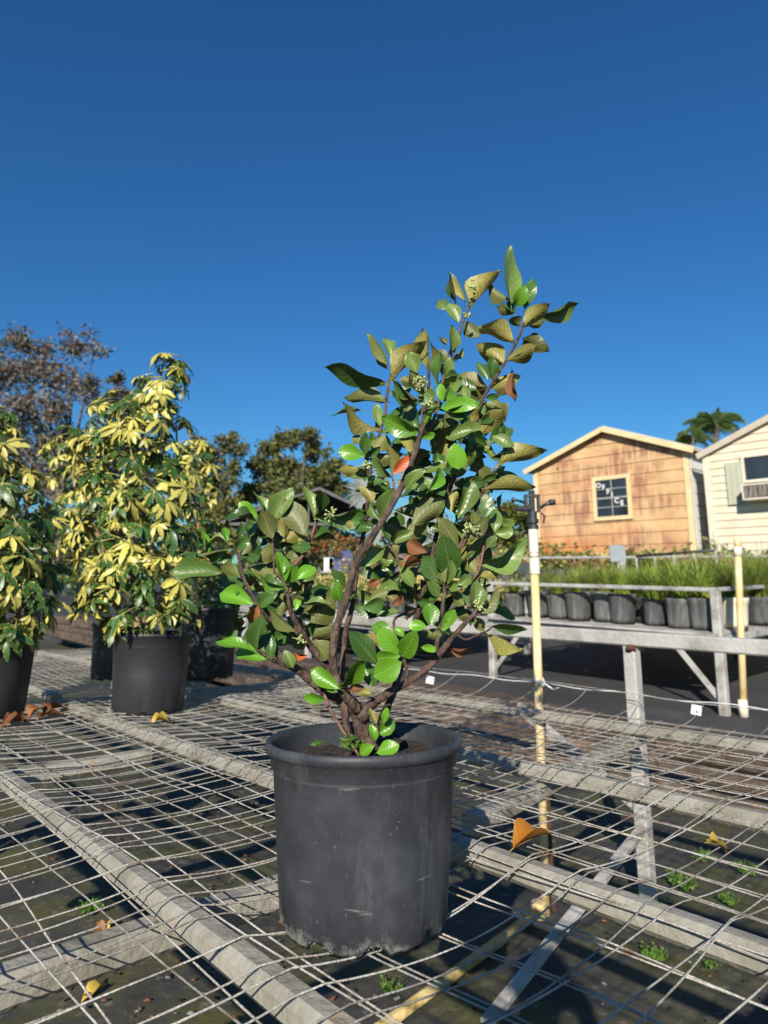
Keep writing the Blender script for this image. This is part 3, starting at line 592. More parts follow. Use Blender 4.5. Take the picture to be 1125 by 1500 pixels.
def umbrella_plant(pot_px, Ypot, D, Db, H, outline, n, label, plabel, seed, lsize, depth, stems):
    rd = random.Random(seed)
    c = onT(pot_px[0], pot_px[1], -.418); sc_ = Ypot / c.y; c = c * sc_ if Ypot else c
    c.z = prof(c.dot(U), c.dot(V)) + .002 if -3.0 < c.dot(U) < .5 and 0 < c.dot(V) < 2.4 else ZR + .004
    pm = MT @ Matrix.Translation(c)
    po = empty('nursery_pot', pm, plabel, 'pot', None); make_pot(po, D, Db, H, M_['pot2'], H - .05, 10, .008, n=72)
    rt = pm @ Vector((0, 0, H - .06))
    o = empty('umbrella_plant', rt, label, 'plant')
    Yc = rt.y
    for st in stems:
        P = [px3(x, y, Yc + dy) - rt for x, y, r, dy in st]; S = smooth_path([(p.x, p.y, p.z) for p in P], 5)
        r0 = st[0][2] * Yc / F; r1 = st[-1][2] * Yc / F
        MB().tube(S, [r0 + (r1 - r0) * i / (len(S) - 1) for i in range(len(S))], 8).build('stem', M_['vstem'], o, True)
    cnt = 0; inv = Matrix.Translation(-rt)
    ys = [q[0] for q in outline]
    while cnt < n:
        y = rd.uniform(ys[0], ys[-1])
        for a, b in zip(outline, outline[1:]):
            if a[0] <= y <= b[0]: t = (y - a[0]) / (b[0] - a[0]); xl = a[1] + (b[1] - a[1]) * t; xr = a[2] + (b[2] - a[2]) * t
        if rd.random() > (xr - xl + 40) / 260: continue
        hw = (xr - xl) / 2; xm = (xl + xr) / 2
        s = rd.uniform(-1, 1); phi = rd.uniform(-1.0, 1)
        dz = -math.sqrt(max(0, 1 - s * s)) * rd.uniform(.25, 1.0) * (1 if rd.random() < .72 else -.8)
        x = xm + s * hw * .93; cnt += 1
        P = px3(x, y, Yc + dz * depth * min(1, hw / 70))
        axis = px3(xm, y + 25, Yc)
        out = (P - axis); out.z = max(out.z, -.02) + .03 * rd.random(); out = out.normalized() if out.length > 1e-4 else Vector((0, -1, .3))
        out = (out + Vector((rd.gauss(0, .35), rd.gauss(0, .35), rd.gauss(.05, .25)))).normalized()
        up = (Vector((0, -.25, .8)) + out * rd.uniform(.3, 1.3) + Vector((rd.gauss(0, .2), rd.gauss(0, .2), 0))).normalized()
        a = (out - up * out.dot(up)).normalized(); xx = a.cross(up)
        S_ = lsize * rd.uniform(.6, 1.3)
        m = Matrix(((xx.x, a.x, up.x, P.x), (xx.y, a.y, up.y, P.y), (xx.z, a.z, up.z, P.z), (0, 0, 0, 1))) @ Matrix.Diagonal((S_, S_, S_, 1))
        link('leaf', rd.choice(PAL), o, inv @ m)
    return o
umbrella_plant((216, 1043), 2.72, .308, .262, .292,
    [(515, 236, 246), (535, 226, 275), (560, 190, 288), (590, 118, 290), (640, 104, 292), (700, 104, 300), (760, 106, 298), (830, 108, 290), (880, 118, 285), (925, 160, 272), (940, 180, 262)], 295,
    'tallest yellow and green variegated umbrella plant, with bare brown stem and pointed top', 'clean black nursery pot holding the tall pointed umbrella plant', 4, .070, .24,
    [[(200, 945, 6, 0), (201, 900, 5.5, 0), (196, 850, 5.2, 0), (194, 800, 5, 0), (192, 760, 4.6, .02), (200, 700, 4, .02), (208, 640, 3, .02), (225, 590, 2.4, .02), (238, 540, 1.6, .02), (241, 518, 1, .02)],
     [(188, 945, 5, .03), (170, 880, 4, .03), (150, 800, 4.6, 0), (133, 760, 3.6, -.02), (122, 720, 2.4, -.03), (112, 690, 1.6, -.03)],
     [(205, 945, 3.4, -.04), (215, 880, 3, -.06), (222, 820, 2.6, -.08), (224, 770, 2, -.1)], [(212, 945, 4, .03), (240, 860, 3.4, .05), (255, 760, 3, .05), (260, 680, 2, .05), (258, 620, 1.4, .05)]])
umbrella_plant((-26, 1050), 2.60, .325, .272, .30,
    [(588, -40, 8), (610, -60, 22), (650, -90, 42), (700, -110, 66), (760, -115, 78), (830, -115, 84), (880, -110, 88), (915, -90, 74), (938, -60, 50)], 280,
    'variegated yellow umbrella plant whose pot stands beside curled dry brown leaves', 'black nursery pot beside curled dry brown leaves on the wire mesh', 5, .074, .24,
    [[(0, 950, 6, 0), (2, 880, 5, 0), (-6, 800, 4.5, 0), (-4, 700, 3.5, 0), (-10, 610, 2, 0)], [(-20, 950, 4, .03), (-40, 840, 3.6, .03), (-60, 720, 2.6, .03)], [(18, 950, 4, -.03), (30, 880, 3.4, -.06), (40, 780, 2.6, -.08), (36, 700, 1.6, -.08)]])
umbrella_plant((303, 988), 3.75, .315, .27, .36,
    [(640, 255, 300), (680, 250, 318), (740, 245, 322), (820, 245, 330), (880, 250, 336), (915, 262, 326)], 190,
    'smaller leaved umbrella plant in shade behind the tall pointed one, its pot in shadow', 'shaded black nursery pot standing behind the clean pot of the tall umbrella plant', 6, .070, .22,
    [[(300, 925, 4, 0), (298, 860, 3.6, 0), (290, 760, 3, 0), (290, 680, 2, 0)]])
umbrella_plant((172, 985), 3.7, .30, .26, .28,
    [(620, 60, 170), (680, 60, 190), (760, 70, 190), (850, 80, 190), (900, 110, 190)], 150,
    'umbrella plant half hidden between and behind the two front umbrella plants', 'black nursery pot almost hidden behind the clean pot of the tall umbrella plant', 8, .075, .2,
    [[(150, 930, 4, 0), (140, 850, 3.6, 0), (125, 740, 3, 0), (115, 650, 2, 0)]])

# ------------------------------------------------------------------ grey beam on a post behind the wire bench
bp_ = onT(943, 1200, -.6); PB = px3(945, 1250, 2.74); PB = Vector((PB.x, 2.74, 0))
vb = PB.dot(V); ub = PB.dot(U); zb = px3(930, 925, 2.74).z
fb = empty('beam_frame', Vector((PB.x, PB.y, 0)), 'grey wooden beam on a rust stained post with braces behind the wire bench', 'frame')
def rel(p): return p - Vector((PB.x, PB.y, 0))
MB().bar(rel(uv(ub - 2.3, vb, zb - .027)), rel(uv(ub + 1.3, vb, zb - .027)), .05, .054, ch=.12).build('beam', M_['greywood'], fb)
MB().bar((0, 0, 0), (0, 0, zb - .056), .052, .052, up=U, ch=.12).build('post', M_['greywood'], fb)
MB().bar((0, 0, .30), rel(uv(ub + .02, vb - .95, .02)), .036, .02, up=Vector((0, 0, 1)), ch=.1).build('brace', M_['greywood'], fb)
MB().bar((0, 0, .36), rel(uv(ub - .55, vb - .02, .66)), .045, .022, up=V, ch=.1).build('brace', M_['greywood'], fb)
MB().tube([(-.012, -.03, zb - .06), (-.014, -.036, zb - .066)], .02, 12).build('bolt_head', M_['rust'], fb, True)

# ------------------------------------------------------------------ terrace benches (in the terrace's own frame)
def zF(x, y, Y): r = ray(x, y, PITCH - FAR); return r.z * Y / r.y
p2 = onF(1062, 1048, ZT); p1 = onF(696, 998, ZT)
u3, v3 = p2.dot(U), p2.dot(V); u3l = p1.dot(U)
ZS = zF(1061, 931, p2.y); ZRL = zF(1050, 864, p2.y)
def bench(name, label, u0, u1, v0, v1, zs, zr=None, mat_='galv', braces=True, nleg=2, slats=9, group=None, post=.062):
    o0 = uv((u0 + u1) / 2, (v0 + v1) / 2, ZT)
    b = empty(name, MF @ Matrix.Translation(o0), label, 'bench', group)
    def q(u, v, z): return uv(u, v, z) - o0
    for vv in (v0, v1):
        for i in range(nleg):
            uu = u0 + (u1 - u0) * i / (nleg - 1)
            MB().bar(q(uu, vv, ZT), q(uu, vv, (zr if zr else zs) - .002), post, post, up=U, ch=.12).build('leg', M_[mat_], b)
            if braces and vv == v0:
                s_ = 1 if i < nleg - 1 else -1
                MB().bar(q(uu + .03 * s_, vv + .012, ZT + .10), q(uu + .36 * s_, vv + .012, zs - .04), .04, .012, up=V, ch=.1).build('brace', M_[mat_], b)
        MB().bar(q(u0, vv, zs - .03), q(u1, vv, zs - .03), .04, .05, ch=.15).build('side_rail', M_[mat_], b)
        if zr: MB().bar(q(u0 - .02, vv, zr), q(u1 + .02, vv, zr), .045, .032, ch=.2).build('top_rail', M_[mat_], b)
    for uu in (u0, u1):
        MB().bar(q(uu, v0, zs - .032), q(uu, v1, zs - .032), .038, .05, ch=.15).build('end_rail', M_[mat_], b)
        if zr: MB().bar(q(uu, v0 + .02, zr + .001), q(uu, v1 - .02, zr + .001), .045, .03, ch=.2).build('top_rail', M_[mat_], b)
    rs = random.Random(int(u0 * 100))
    for i in range(slats):
        vv = v0 + .05 + (v1 - v0 - .1) * i / (slats - 1); wd = (v1 - v0 - .1) / (slats - 1) * .82
        MB().bar(q(u0 - .015, vv + rs.uniform(-.01, .01), zs + .006), q(u1 + .015, vv + rs.uniform(-.01, .01), zs + .006 + rs.uniform(-.003, .003)), wd, .018, ch=.1).build('slat', M_['greywood'], b)
    return b
bench('slatted_bench', 'railed slatted bench full of black pots of grassy plants', u3l, u3, v3, v3 + 2.7, ZS, ZRL)
# pots of grassy plants
M_['grass'] = mat('grass_blade', [(.11, .18, .02), (.25, .32, .045), (.42, .43, .11)], 9, .5, 0, rnd=.3, trans=.25)
def blades(seed, n, h, spread, wd, droop=1.0):
    rd = random.Random(seed); m = MB()
    for i in range(n):
        a = rd.uniform(0, 6.28); r0 = rd.uniform(0, .045); L_ = h * rd.uniform(.55, 1.15); lean = spread * rd.uniform(.1, 1); d = Vector((math.cos(a), math.sin(a), 0)); sd = Vector((-d.y, d.x, 0)) * wd * rd.uniform(.6, 1.2)
        b = d * r0 + Vector((rd.gauss(0, .015), rd.gauss(0, .015), 0)); P = []
        for k in range(5):
            t = k / 4; P.append(b + d * lean * L_ * t * t * 1.2 + Vector((0, 0, L_ * (t - .42 * droop * lean * t * t * t))))
        vs = []
        for k, p in enumerate(P): q = sd * (1 - .9 * (k / 4) ** 2); vs += [p - q, p + q]
        m.add(vs, [(2 * k, 2 * k + 1, 2 * k + 3, 2 * k + 2) for k in range(4)])
    return m.mesh('foliage', M_['grass'], True)
GB = [blades(i, 170, .28, 1.0, .0030, 1.25) for i in range(5)]
sp = MB().lathe([(0, .004), (.060, .004), (.062, 0), (.066, .03), (.074, .135), (.078, .14), (.080, .155), (.082, .163), (.080, .168), (.074, .165), (.071, .14)], 24).mesh('pot', M_['pot3'], True)
ss = MB().lathe([(0, .146), (.03, .150), (.060, .145), (.073, .142)], 16).mesh('soil', M_['soil'], True)
wp = MB().lathe([(0, .004), (.060, .004), (.062, 0), (.066, .03), (.074, .135), (.078, .14), (.080, .155), (.082, .163), (.080, .168), (.074, .165), (.071, .14)], 24).mesh('pot', M_['pvcw'], True)
rg = random.Random(9)
def potted(name, label, cat, group, u, v, z, fol, potme=sp, sc_=1.0, fs=1.0):
    if '%s' in label:
        w_ = 'reddish' if fol in TR else 'pale yellow' if fol in TY else 'plain green'; label = label % w_; group = w_ + ' ' + group
    o = empty(name, MF @ Matrix.Translation(uv(u, v, z)) @ Matrix.Rotation(rg.uniform(0, 6.28), 4, 'Z') @ Matrix.Rotation(R(rg.gauss(0, 3.2)), 4, 'X') @ Matrix.Diagonal((sc_, sc_, sc_, 1)), label, cat, group)
    link('pot', potme, o); link('soil', ss, o)
    f = link('foliage', fol, o, Matrix.Translation((0, 0, .146)) @ Matrix.Diagonal((fs, fs, fs, 1))); f['kind'] = 'stuff'
nu = 9
for j in range(10):
    for i in range(nu):
        u = u3l + .14 + (u3 - u3l - .28) * (i + .5 * (j % 2) * .5) / (nu - 1) + rg.uniform(-.025, .025); v = v3 + .19 + j * .255 + rg.uniform(-.045, .045)
        t = i / (nu - 1)
        if j == 1 and i == nu - 1:
            potted('potted_grass', 'white nursery pot of grassy plant at the end of the slatted bench', 'potted plant', None, u + .02, v, ZS + .017, rg.choice(GB), wp, 1.35, .9); continue
        potted('potted_grass', 'dusty black pot of arching green grassy plant on the railed slatted bench', 'potted plant', 'grassy plants on the slatted bench', u, v, ZS + .017, rg.choice(GB), sp, rg.uniform(1.22, 1.46), (.60 + .5 * t) * rg.uniform(.8, 1.2))
# far benches of small leafy plants
def tuft(seed, cols, n, r, h, ls):
    rd = random.Random(seed); m = MB()
    for i in range(n):
        c = Vector((rd.gauss(0, r), rd.gauss(0, r), abs(rd.gauss(h * .5, h * .35)))); a = Vector((rd.gauss(0, 1), rd.gauss(0, 1), rd.uniform(-.2, 1))).normalized(); x = a.orthogonal().normalized(); x = Matrix.Rotation(rd.uniform(0, 6.28), 3, a) @ x
        L_ = ls * rd.uniform(.6, 1.2); mi = rd.randrange(len(cols)); n_ = a.cross(x)
        m.add([c, c + a * L_ * .35 + x * L_ * .24 + n_ * L_ * .04, c + a * L_ * .75 + x * L_ * .2, c + a * L_, c + a * L_ * .75 - x * L_ * .2, c + a * L_ * .35 - x * L_ * .24 + n_ * L_ * .04], [(0, 1, 2, 3), (0, 3, 4, 5)], mi)
        m.tube([Vector((c.x * .3, c.y * .3, 0)), c], .0012, 3, mi)
    return m.mesh('foliage', cols)
c_y = mat('pale_yellow_leaf', [(.45, .38, .11), (.6, .52, .2)], 20, .5, trans=.2); c_g = mat('small_green_leaf', [(.05, .10, .015), (.10, .17, .03)], 20, .5, trans=.2)
c_r = mat('red_leaf', [(.32, .06, .02), (.45, .16, .06)], 20, .5, trans=.2); c_o = mat('olive_leaf', [(.14, .14, .03), (.22, .2, .06)], 20, .5, trans=.2); c_p = mat('pinkish_leaf', [(.5, .25, .16), (.6, .4, .25)], 20, .5, trans=.2)
TY = [tuft(i, [c_y, c_y, c_g, c_o], 60, .05, .16, .055) for i in range(3)]; TR = [tuft(i + 5, [c_r, c_o, c_p, c_g, c_y], 55, .055, .13, .05) for i in range(3)]; TG = [tuft(i + 9, [c_g, c_o], 60, .06, .2, .06) for i in range(3)]
l5 = onF(525, 978, ZT); u5, v5 = l5.dot(U), l5.dot(V)
bench('slatted_bench', 'bench of yellow variegated seedlings seen between the stems of the shrub', u5 - 3.6, u5 + .5, v5, v5 + 2.1, zF(530, 912, l5.y), None, 'greywood', True, 4, 8)
for j in range(8):
    for i in range(15):
        potted('potted_seedling', 'small black pot of pale yellow variegated seedling on the bench behind the shrub', 'potted plant', 'yellow seedlings behind the shrub', u5 - 3.5 + i * .275 + rg.uniform(-.04, .04), v5 + 1.0 + j * .14 + rg.uniform(-.03, .03), zF(530, 912, l5.y) + .017, rg.choice(TY), sp, .88, 1.5)
l4 = uv(u3l - .2, v3 + 3.5)
z4 = zF(750, 846, l4.y)
bench('slatted_bench', 'far slatted bench of reddish small plants in front of the orange shed', u3l - 2.6, u3l + 1.6, v3 + 3.3, v3 + 5.0, z4 - .10, z4 + .26, 'galv', False, 3, 8)
for j in range(6):
    for i in range(15):
        potted('potted_seedling', 'small black pot of %s leaved plant on the far bench before the orange shed', 'potted plant', 'plants on the far bench', u3l - 2.5 + i * .285 + rg.uniform(-.05, .05), v3 + 3.5 + j * .25 + rg.uniform(-.03, .03), z4 - .082, rg.choice(TR + TR + TY + TG), sp, 1.05, rg.uniform(1.0, 1.5))
bench('slatted_bench', 'far empty looking bench beyond the yellow seedlings', u5 - 6.0, u5 - .3, v5 + 3.2, v5 + 4.8, zF(450, 850, 11.0), None, 'galv', True, 4, 7)
for j in range(3):
    for i in range(18):
        potted('potted_seedling', 'small %s plant in a row on the bench beyond the yellow seedlings', 'potted plant', 'plants beyond the seedlings', u5 - 5.8 + i * .31 + rg.uniform(-.05, .05), v5 + 3.5 + j * .4 + rg.uniform(-.03, .03), zF(450, 850, 11.0) + .017, rg.choice(TY + TR + TG), sp, 1.1, rg.uniform(1.0, 1.6))
# second wire bench past the gap, carrying the umbrella plants at the back
f2 = uv(-4.6, 1.5, ZR)
b2 = empty('wire_bench', MT @ Matrix.Translation(f2), 'second wire topped bench across the gap, under the back umbrella plants', 'bench')
for v in (.35, 1.0, 1.7, 2.3): MB().bar(uv(-6.2, v, ZR - .022) - f2, uv(-3.32, v, ZR - .022) - f2, .044, .04, ch=.25).build('rail', M_['rail'], b2)
for u in (-6.1, -3.36): MB().bar(uv(u, .3, ZR - .064) - f2, uv(u, 2.35, ZR - .064) - f2, .05, .04, ch=.2).build('cross_bar', M_['rail'], b2)
for u in (-6.1, -3.36):
    for v in (.35, 2.3):
        p = uv(u, v, ZR - .08); MB().bar(p - f2, p - f2 - Vector((0, 0, CZ + p.z - p.y * math.sin(R(TILT)))), .045, .045, up=U).build('leg', M_['galv'], b2)
for i in range(40):
    v = .32 + i * .0508
    MB().tube([uv(-6.2 + 2.9 * k / 24, v, ZR + .002 - .012 * abs(math.sin(k * .8 + i * .2))) - f2 for k in range(25)], .0016, 4).build('wire', M_['wire'], b2, True)
for i in range(29):
    u = -6.18 + i * .1016
    MB().tube([uv(u, .3 + 2.05 * k / 20, ZR + .005 - .012 * abs(math.sin(k * .9 + i * .3))) - f2 for k in range(21)], .0016, 4).build('wire', M_['wire'], b2, True)

# ------------------------------------------------------------------ sprinkler risers, ground pipe, stakes
rb = onF(0, 0, -1) ; q = px3(800, 1338, 2.75); RBx = q.x
ri = empty('sprinkler_riser', Vector((q.x, 2.75, 0)), 'cream pipe riser topped by a black impact sprinkler head, tied to a stake', 'sprinkler')
top = px3(781, 775, 2.75); TZ = top.z; dx = 0.0; TX = top.x - q.x
def rz(z): return Vector((TX * z / TZ, 0, z))
s1 = px3(783, 800, 2.75).z; s2 = px3(784, 830, 2.75).z
MB().tube([rz(-.0), rz(s2 - .02)], .0165, 16).build('pipe', M_['pvc'], ri, True)
for a, b, r_ in ((s2 - .03, s2 + .035, .021), (s2 + .04, s2 + .055, .0175), (s2 + .055, TZ, .0195)):
    MB().lathe([(0, a), (r_ * .97, a), (r_, a + .003), (r_, b - .003), (r_ * .97, b), (0, b)], 20).build('coupling', M_['pvcw'], ri, True, Matrix.Translation((TX * .97, 0, 0)))
hd = MB(); c = Vector((0, 0, 0))
for z0, z1, r_ in ((0, .014, .016), (.014, .02, .012), (.02, .034, .017), (.034, .06, .013)): hd.tube([c + Vector((0, 0, z0)), c + Vector((0, 0, z1))], r_, 14)
hd.box((-.022, -.008, .058), (-.015, .008, .115), Matrix.Translation(c)); hd.box((.015, -.008, .058), (.022, .008, .115), Matrix.Translation(c)); hd.box((-.022, -.009, .109), (.022, .009, .118), Matrix.Translation(c)); hd.tube([c + Vector((0, 0, .118)), c + Vector((0, 0, .132))], .009, 10)
hd.tube([c + Vector((0, 0, .06)), c + Vector((0, 0, .11))], .008, 10); hd.tube([c + Vector((-.008, 0, .07)), c + Vector((-.05, -.01, .066))], [.012, .007], 10)
SM = Matrix.Translation((TX, 0, TZ)) @ Matrix.Diagonal((1.4, 1.4, 1.2, 1)); hd.build('sprinkler_head', M_['blackplastic'], ri, False, SM)
am = MB(); am.tube([c + Vector((.02, 0, .07)), c + Vector((.04, -.004, .085)), c + Vector((.056, -.006, .09))], [.005, .005, .011], 10); am.tube([c + Vector((.05, -.006, .09)), c + Vector((.066, -.006, .092))], [.011, .009], 10)
am.tube([c + Vector((-.02, 0, .09)), c + Vector((-.045, -.004, .098)), c + Vector((-.06, -.004, .1))], [.005, .004, .009], 10); am.tube([c + Vector((.022, -.004, .055)), c + Vector((.034, -.006, .045)), c + Vector((.03, -.006, .02))], [.003, .003, .0025], 6)
am.build('drive_arm', M_['blackplastic'], ri, True, SM)
tp = MB()
for k in range(3): tp.tube([Vector((TX * .5, 0, px3(795, 1000, 2.75).z)) + Vector((.024 * math.cos(a * .5), .024 * math.sin(a * .5), .004 * k + .01 * math.sin(a))) for a in range(14)], .0022, 5)
tp.tube([Vector((TX * .5 + .02, -.02, px3(795, 1000, 2.75).z)), Vector((TX * .5 + .05, -.04, px3(795, 1000, 2.75).z - .02)), Vector((TX * .5 + .07, -.04, px3(795, 1000, 2.75).z - .012))], .003, 5)
tp.build('string_tie', M_['string'], ri, True)
st = empty('rusty_stake', Vector((q.x + .036, 2.78, 0)), 'thin rusty iron stake standing against the cream sprinkler riser', 'stake')
MB().bar((0, 0, 0), (-.012, 0, px3(805, 975, 2.75).z), .014, .014, up=U).build('rod', M_['rust'], st)
e0 = px3(560, 1492, 2.0); gp0 = onF(0, 0, -1)
gp = [px3(505, 1545, 1), px3(560, 1492, 1), px3(620, 1440, 1), px3(790, 1342, 1)]
def onG(x, y, z=0):
    r = ray(x, y); return Vector((r.x * (z - CZ) / r.z, r.y * (z - CZ) / r.z, z))
gpe = empty('ground_pipe', onG(790, 1344, 0), 'mossy cream water pipe lying on the ground under the wire bench', 'pipe')
o_ = onG(790, 1344, 0); a_ = onG(505, 1545, .02)
MB().tube([a_ - o_, Vector((0, 0, .02))], .017, 12).build('pipe', mat('mossy_pvc', [(.10, .10, .02), (.42, .30, .10), (.55, .42, .2)], 16, .7, .3, pos=[.32, .5, .65]), gpe, True)
MB().lathe([(0, 0), (.026, 0), (.027, .05), (.022, .055), (0, .055)], 16).build('elbow', M_['pvc'], gpe, True)
q2 = onF(1090, 1050, ZT); rt2 = MF @ q2
r2 = empty('sprinkler_riser', rt2, 'bare cream pipe riser with capped top standing by the slatted bench end', 'sprinkler')
tp2 = px3(1080, 790, rt2.y) - rt2; mid2 = tp2 * .9
MB().tube([(0, 0, 0), mid2], .023, 14).build('pipe', M_['pvc'], r2, True)
MB().tube([mid2, tp2 * .955], .028, 14).build('coupling', M_['pvcw'], r2, True); MB().tube([tp2 * .95, tp2], .022, 14).build('cap', M_['pvc'], r2, True)
MB().tube([(0, 0, 0), (0, 0, .11)], .03, 14).build('coupling', M_['pvcw'], r2, True)
# plant signs on stakes
def sign(label, x, y, w_, h_, Y, yb, m, tilt):
    c = px3(x, y, Y); k = Y / F
    b_ = px3(x, yb, Y)
    o = empty('plant_sign', b_, label, 'sign')
    MB().bar((0, .006, 0), (0, .006, c.z - b_.z), .012 * Y / 5, .01, up=Vector((0, 1, 0))).build('stake', M_['galv'], o)
    M = Matrix.Translation((0, 0, c.z - b_.z)) @ Matrix.Rotation(R(tilt[1]), 4, 'Z') @ Matrix.Rotation(R(tilt[0]), 4, 'X')
    MB().box((-w_ * k / 2, -.003, -h_ * k / 2), (w_ * k / 2, .003, h_ * k / 2), M).build('plate', m, o)
M_['slate'] = mat('slate_plate', [(.13, .16, .18), (.2, .23, .25)], 8, .5)
sign('grey blue blank plate sign on a stake above the grassy plants', 908, 811, 22, 24, 7.4, 858, M_['slate'], (-8, -6))
sign('dark tilted plate sign on a stake beside the sprinkler riser', 768, 833, 30, 22, 6.6, 862, mat('dark_plate', [(.05, .052, .045), (.08, .085, .07)], 8, .6), (-40, 25))
# white tags on the mesh edge
for (x, y, Y) in ((630, 996, 3.55), (1020, 1040, 2.72)):
    c = px3(x, y, Y); o = empty('hanging_tag', c, 'small white tag with a hole hanging from the curled mesh edge', 'tag', 'white tags on the mesh edge')
    MB().box((-.02, -.001, -.018), (.02, .001, .018), Matrix.Rotation(.2, 4, 'Y')).build('plate', M_['string'], o)
    MB().tube([(0, -.0012, -.006), (0, -.002, -.006)], .004, 10).build('hole', M_['blackplastic'], o)
cl = MB(); ed = [MT @ (uv(-3.0 + 3.6 * i / 60, 2.47, prof(-3.0 + 3.6 * i / 60, 2.44, .37) + .004 * math.sin(i))) for i in range(61)]
tag(cl.tube(ed, .0018, 6).build('plastic_line', M_['string'], None, True), 'white plastic line running along the curled far edge of the wire mesh', 'line')

# ------------------------------------------------------------------ sheds
def shed(label, org, width, depth, zb, ze, zr_, course, mats, ridge=.5, over=.14):
    e = Matrix(((.70, .714, 0, org[0]), (-.714, .70, 0, org[1]), (0, 0, 1, 0), (0, 0, 0, 1)))
    o = empty('shed', e, label, 'shed'); xr = width * ridge
    zb += CZ; ze += CZ; zr_ += CZ
    def lim(z):
        if z <= ze: return 0, width
        t = (z - ze) / (zr_ - ze); return xr * t, width - (width - xr) * t
    b = MB(); P = [(.02, zb), (width - .02, zb), (width - .02, ze - .02), (xr, zr_ - .04), (.02, ze - .02)]
    b.add([(x, .02, z) for x, z in P] + [(x, depth, z) for x, z in P], [(0, 1, 2, 3, 4), (9, 8, 7, 6, 5)] + [(i, i + 5, (i + 1) % 5 + 5, (i + 1) % 5) for i in range(5)])
    b.build('wall', mats['wall'], o)
    z = zb
    while z < zr_ - .06:
        z1 = min(z + course, zr_ - .03); a0, a1 = lim(z); c0, c1 = lim(z1)
        m = MB(); y0 = -.016; y1 = -.002
        vs = [(a0, y0, z + .006), (a1, y0, z + .006), (c1, y1, z1), (c0, y1, z1), (a0, .02, z + .006), (a1, .02, z + .006), (c1, .02, z1), (c0, .02, z1)]
        m.add(vs, [(0, 1, 2, 3), (5, 4, 7, 6), (4, 5, 1, 0), (3, 2, 6, 7), (1, 5, 6, 2), (4, 0, 3, 7)])
        m.build('siding_board', mats['front'], o)
        if z1 <= ze:
            for xx, sg in ((width, 1), (0, -1)):
                m = MB(); xo = xx + sg * .016; xi = xx + sg * .002
                vs = [(xo, .03, z + .006), (xo, depth, z + .006), (xi, depth, z1), (xi, .03, z1), (xx - sg * .02, .03, z + .006), (xx - sg * .02, depth, z + .006), (xx - sg * .02, depth, z1), (xx - sg * .02, .03, z1)]
                f = [(0, 1, 2, 3), (5, 4, 7, 6), (4, 5, 1, 0), (3, 2, 6, 7), (1, 5, 6, 2), (4, 0, 3, 7)]
                m.add(vs, f if sg > 0 else [q[::-1] for q in f]); m.build('siding_board', mats['side'], o)
        z += course
    for xx in (.045, width - .045):
        MB().box((xx - .05, -.030, zb), (xx + .05, -.0175, ze - .03)).build('corner_trim', mats['trim'], o)
    MB().box((width + .017, -.030, zb), (width + .030, .05, ze - .02)).build('corner_trim', mats['side'], o)
    sl = (zr_ - ze) / xr; sr = (zr_ - ze) / (width - xr)
    for sg in (0, 1):
        xe = -over if sg == 0 else width + over; zeav = ze - over * (sl if sg == 0 else sr)
        r_ = MB(); th = .05
        vs = [(xe, -over, zeav), (xr, -over, zr_), (xr, depth + over, zr_), (xe, depth + over, zeav)]
        vs += [(x, y, z + th) for x, y, z in vs]
        f = [(3, 2, 1, 0), (4, 5, 6, 7), (0, 1, 5, 4), (1, 2, 6, 5), (2, 3, 7, 6), (3, 0, 4, 7)]
        r_.add(vs, f if sg == 0 else [q[::-1] for q in f]); rf = r_.build('roof', mats['roof'], o)
        MB().bar((xe, -over - .012, zeav + .0), (xr, -over - .012, zr_ + .0), .022, .095, up=Vector((0, 0, 1)), ch=.08).build('fascia', mats['fascia'], rf)
        ri_ = MB()
        for k in range(int(depth / .12)): ri_.tube([(xe, -over + k * .12 + .06, zeav + th + .006), (xr, -over + k * .12 + .06, zr_ + th + .006)], .018, 6)
        ri_.build('corrugation', mats['roof'], rf)
    return o, e, lambda x, y: hit(e, x, y)
def hit(e, x, y):                              # pixel to (x, z) on a shed's front
    r = ray(x, y); n = Vector((.714, .70, 0)); o = e.translation; k = (Vector((o.x, o.y, 0))).dot(n) / r.dot(n); p = r * k + Vector((0, 0, CZ))
    d = p - Vector((o.x, o.y, 0)); return d.dot(Vector((.70, -.714, 0))), d.z
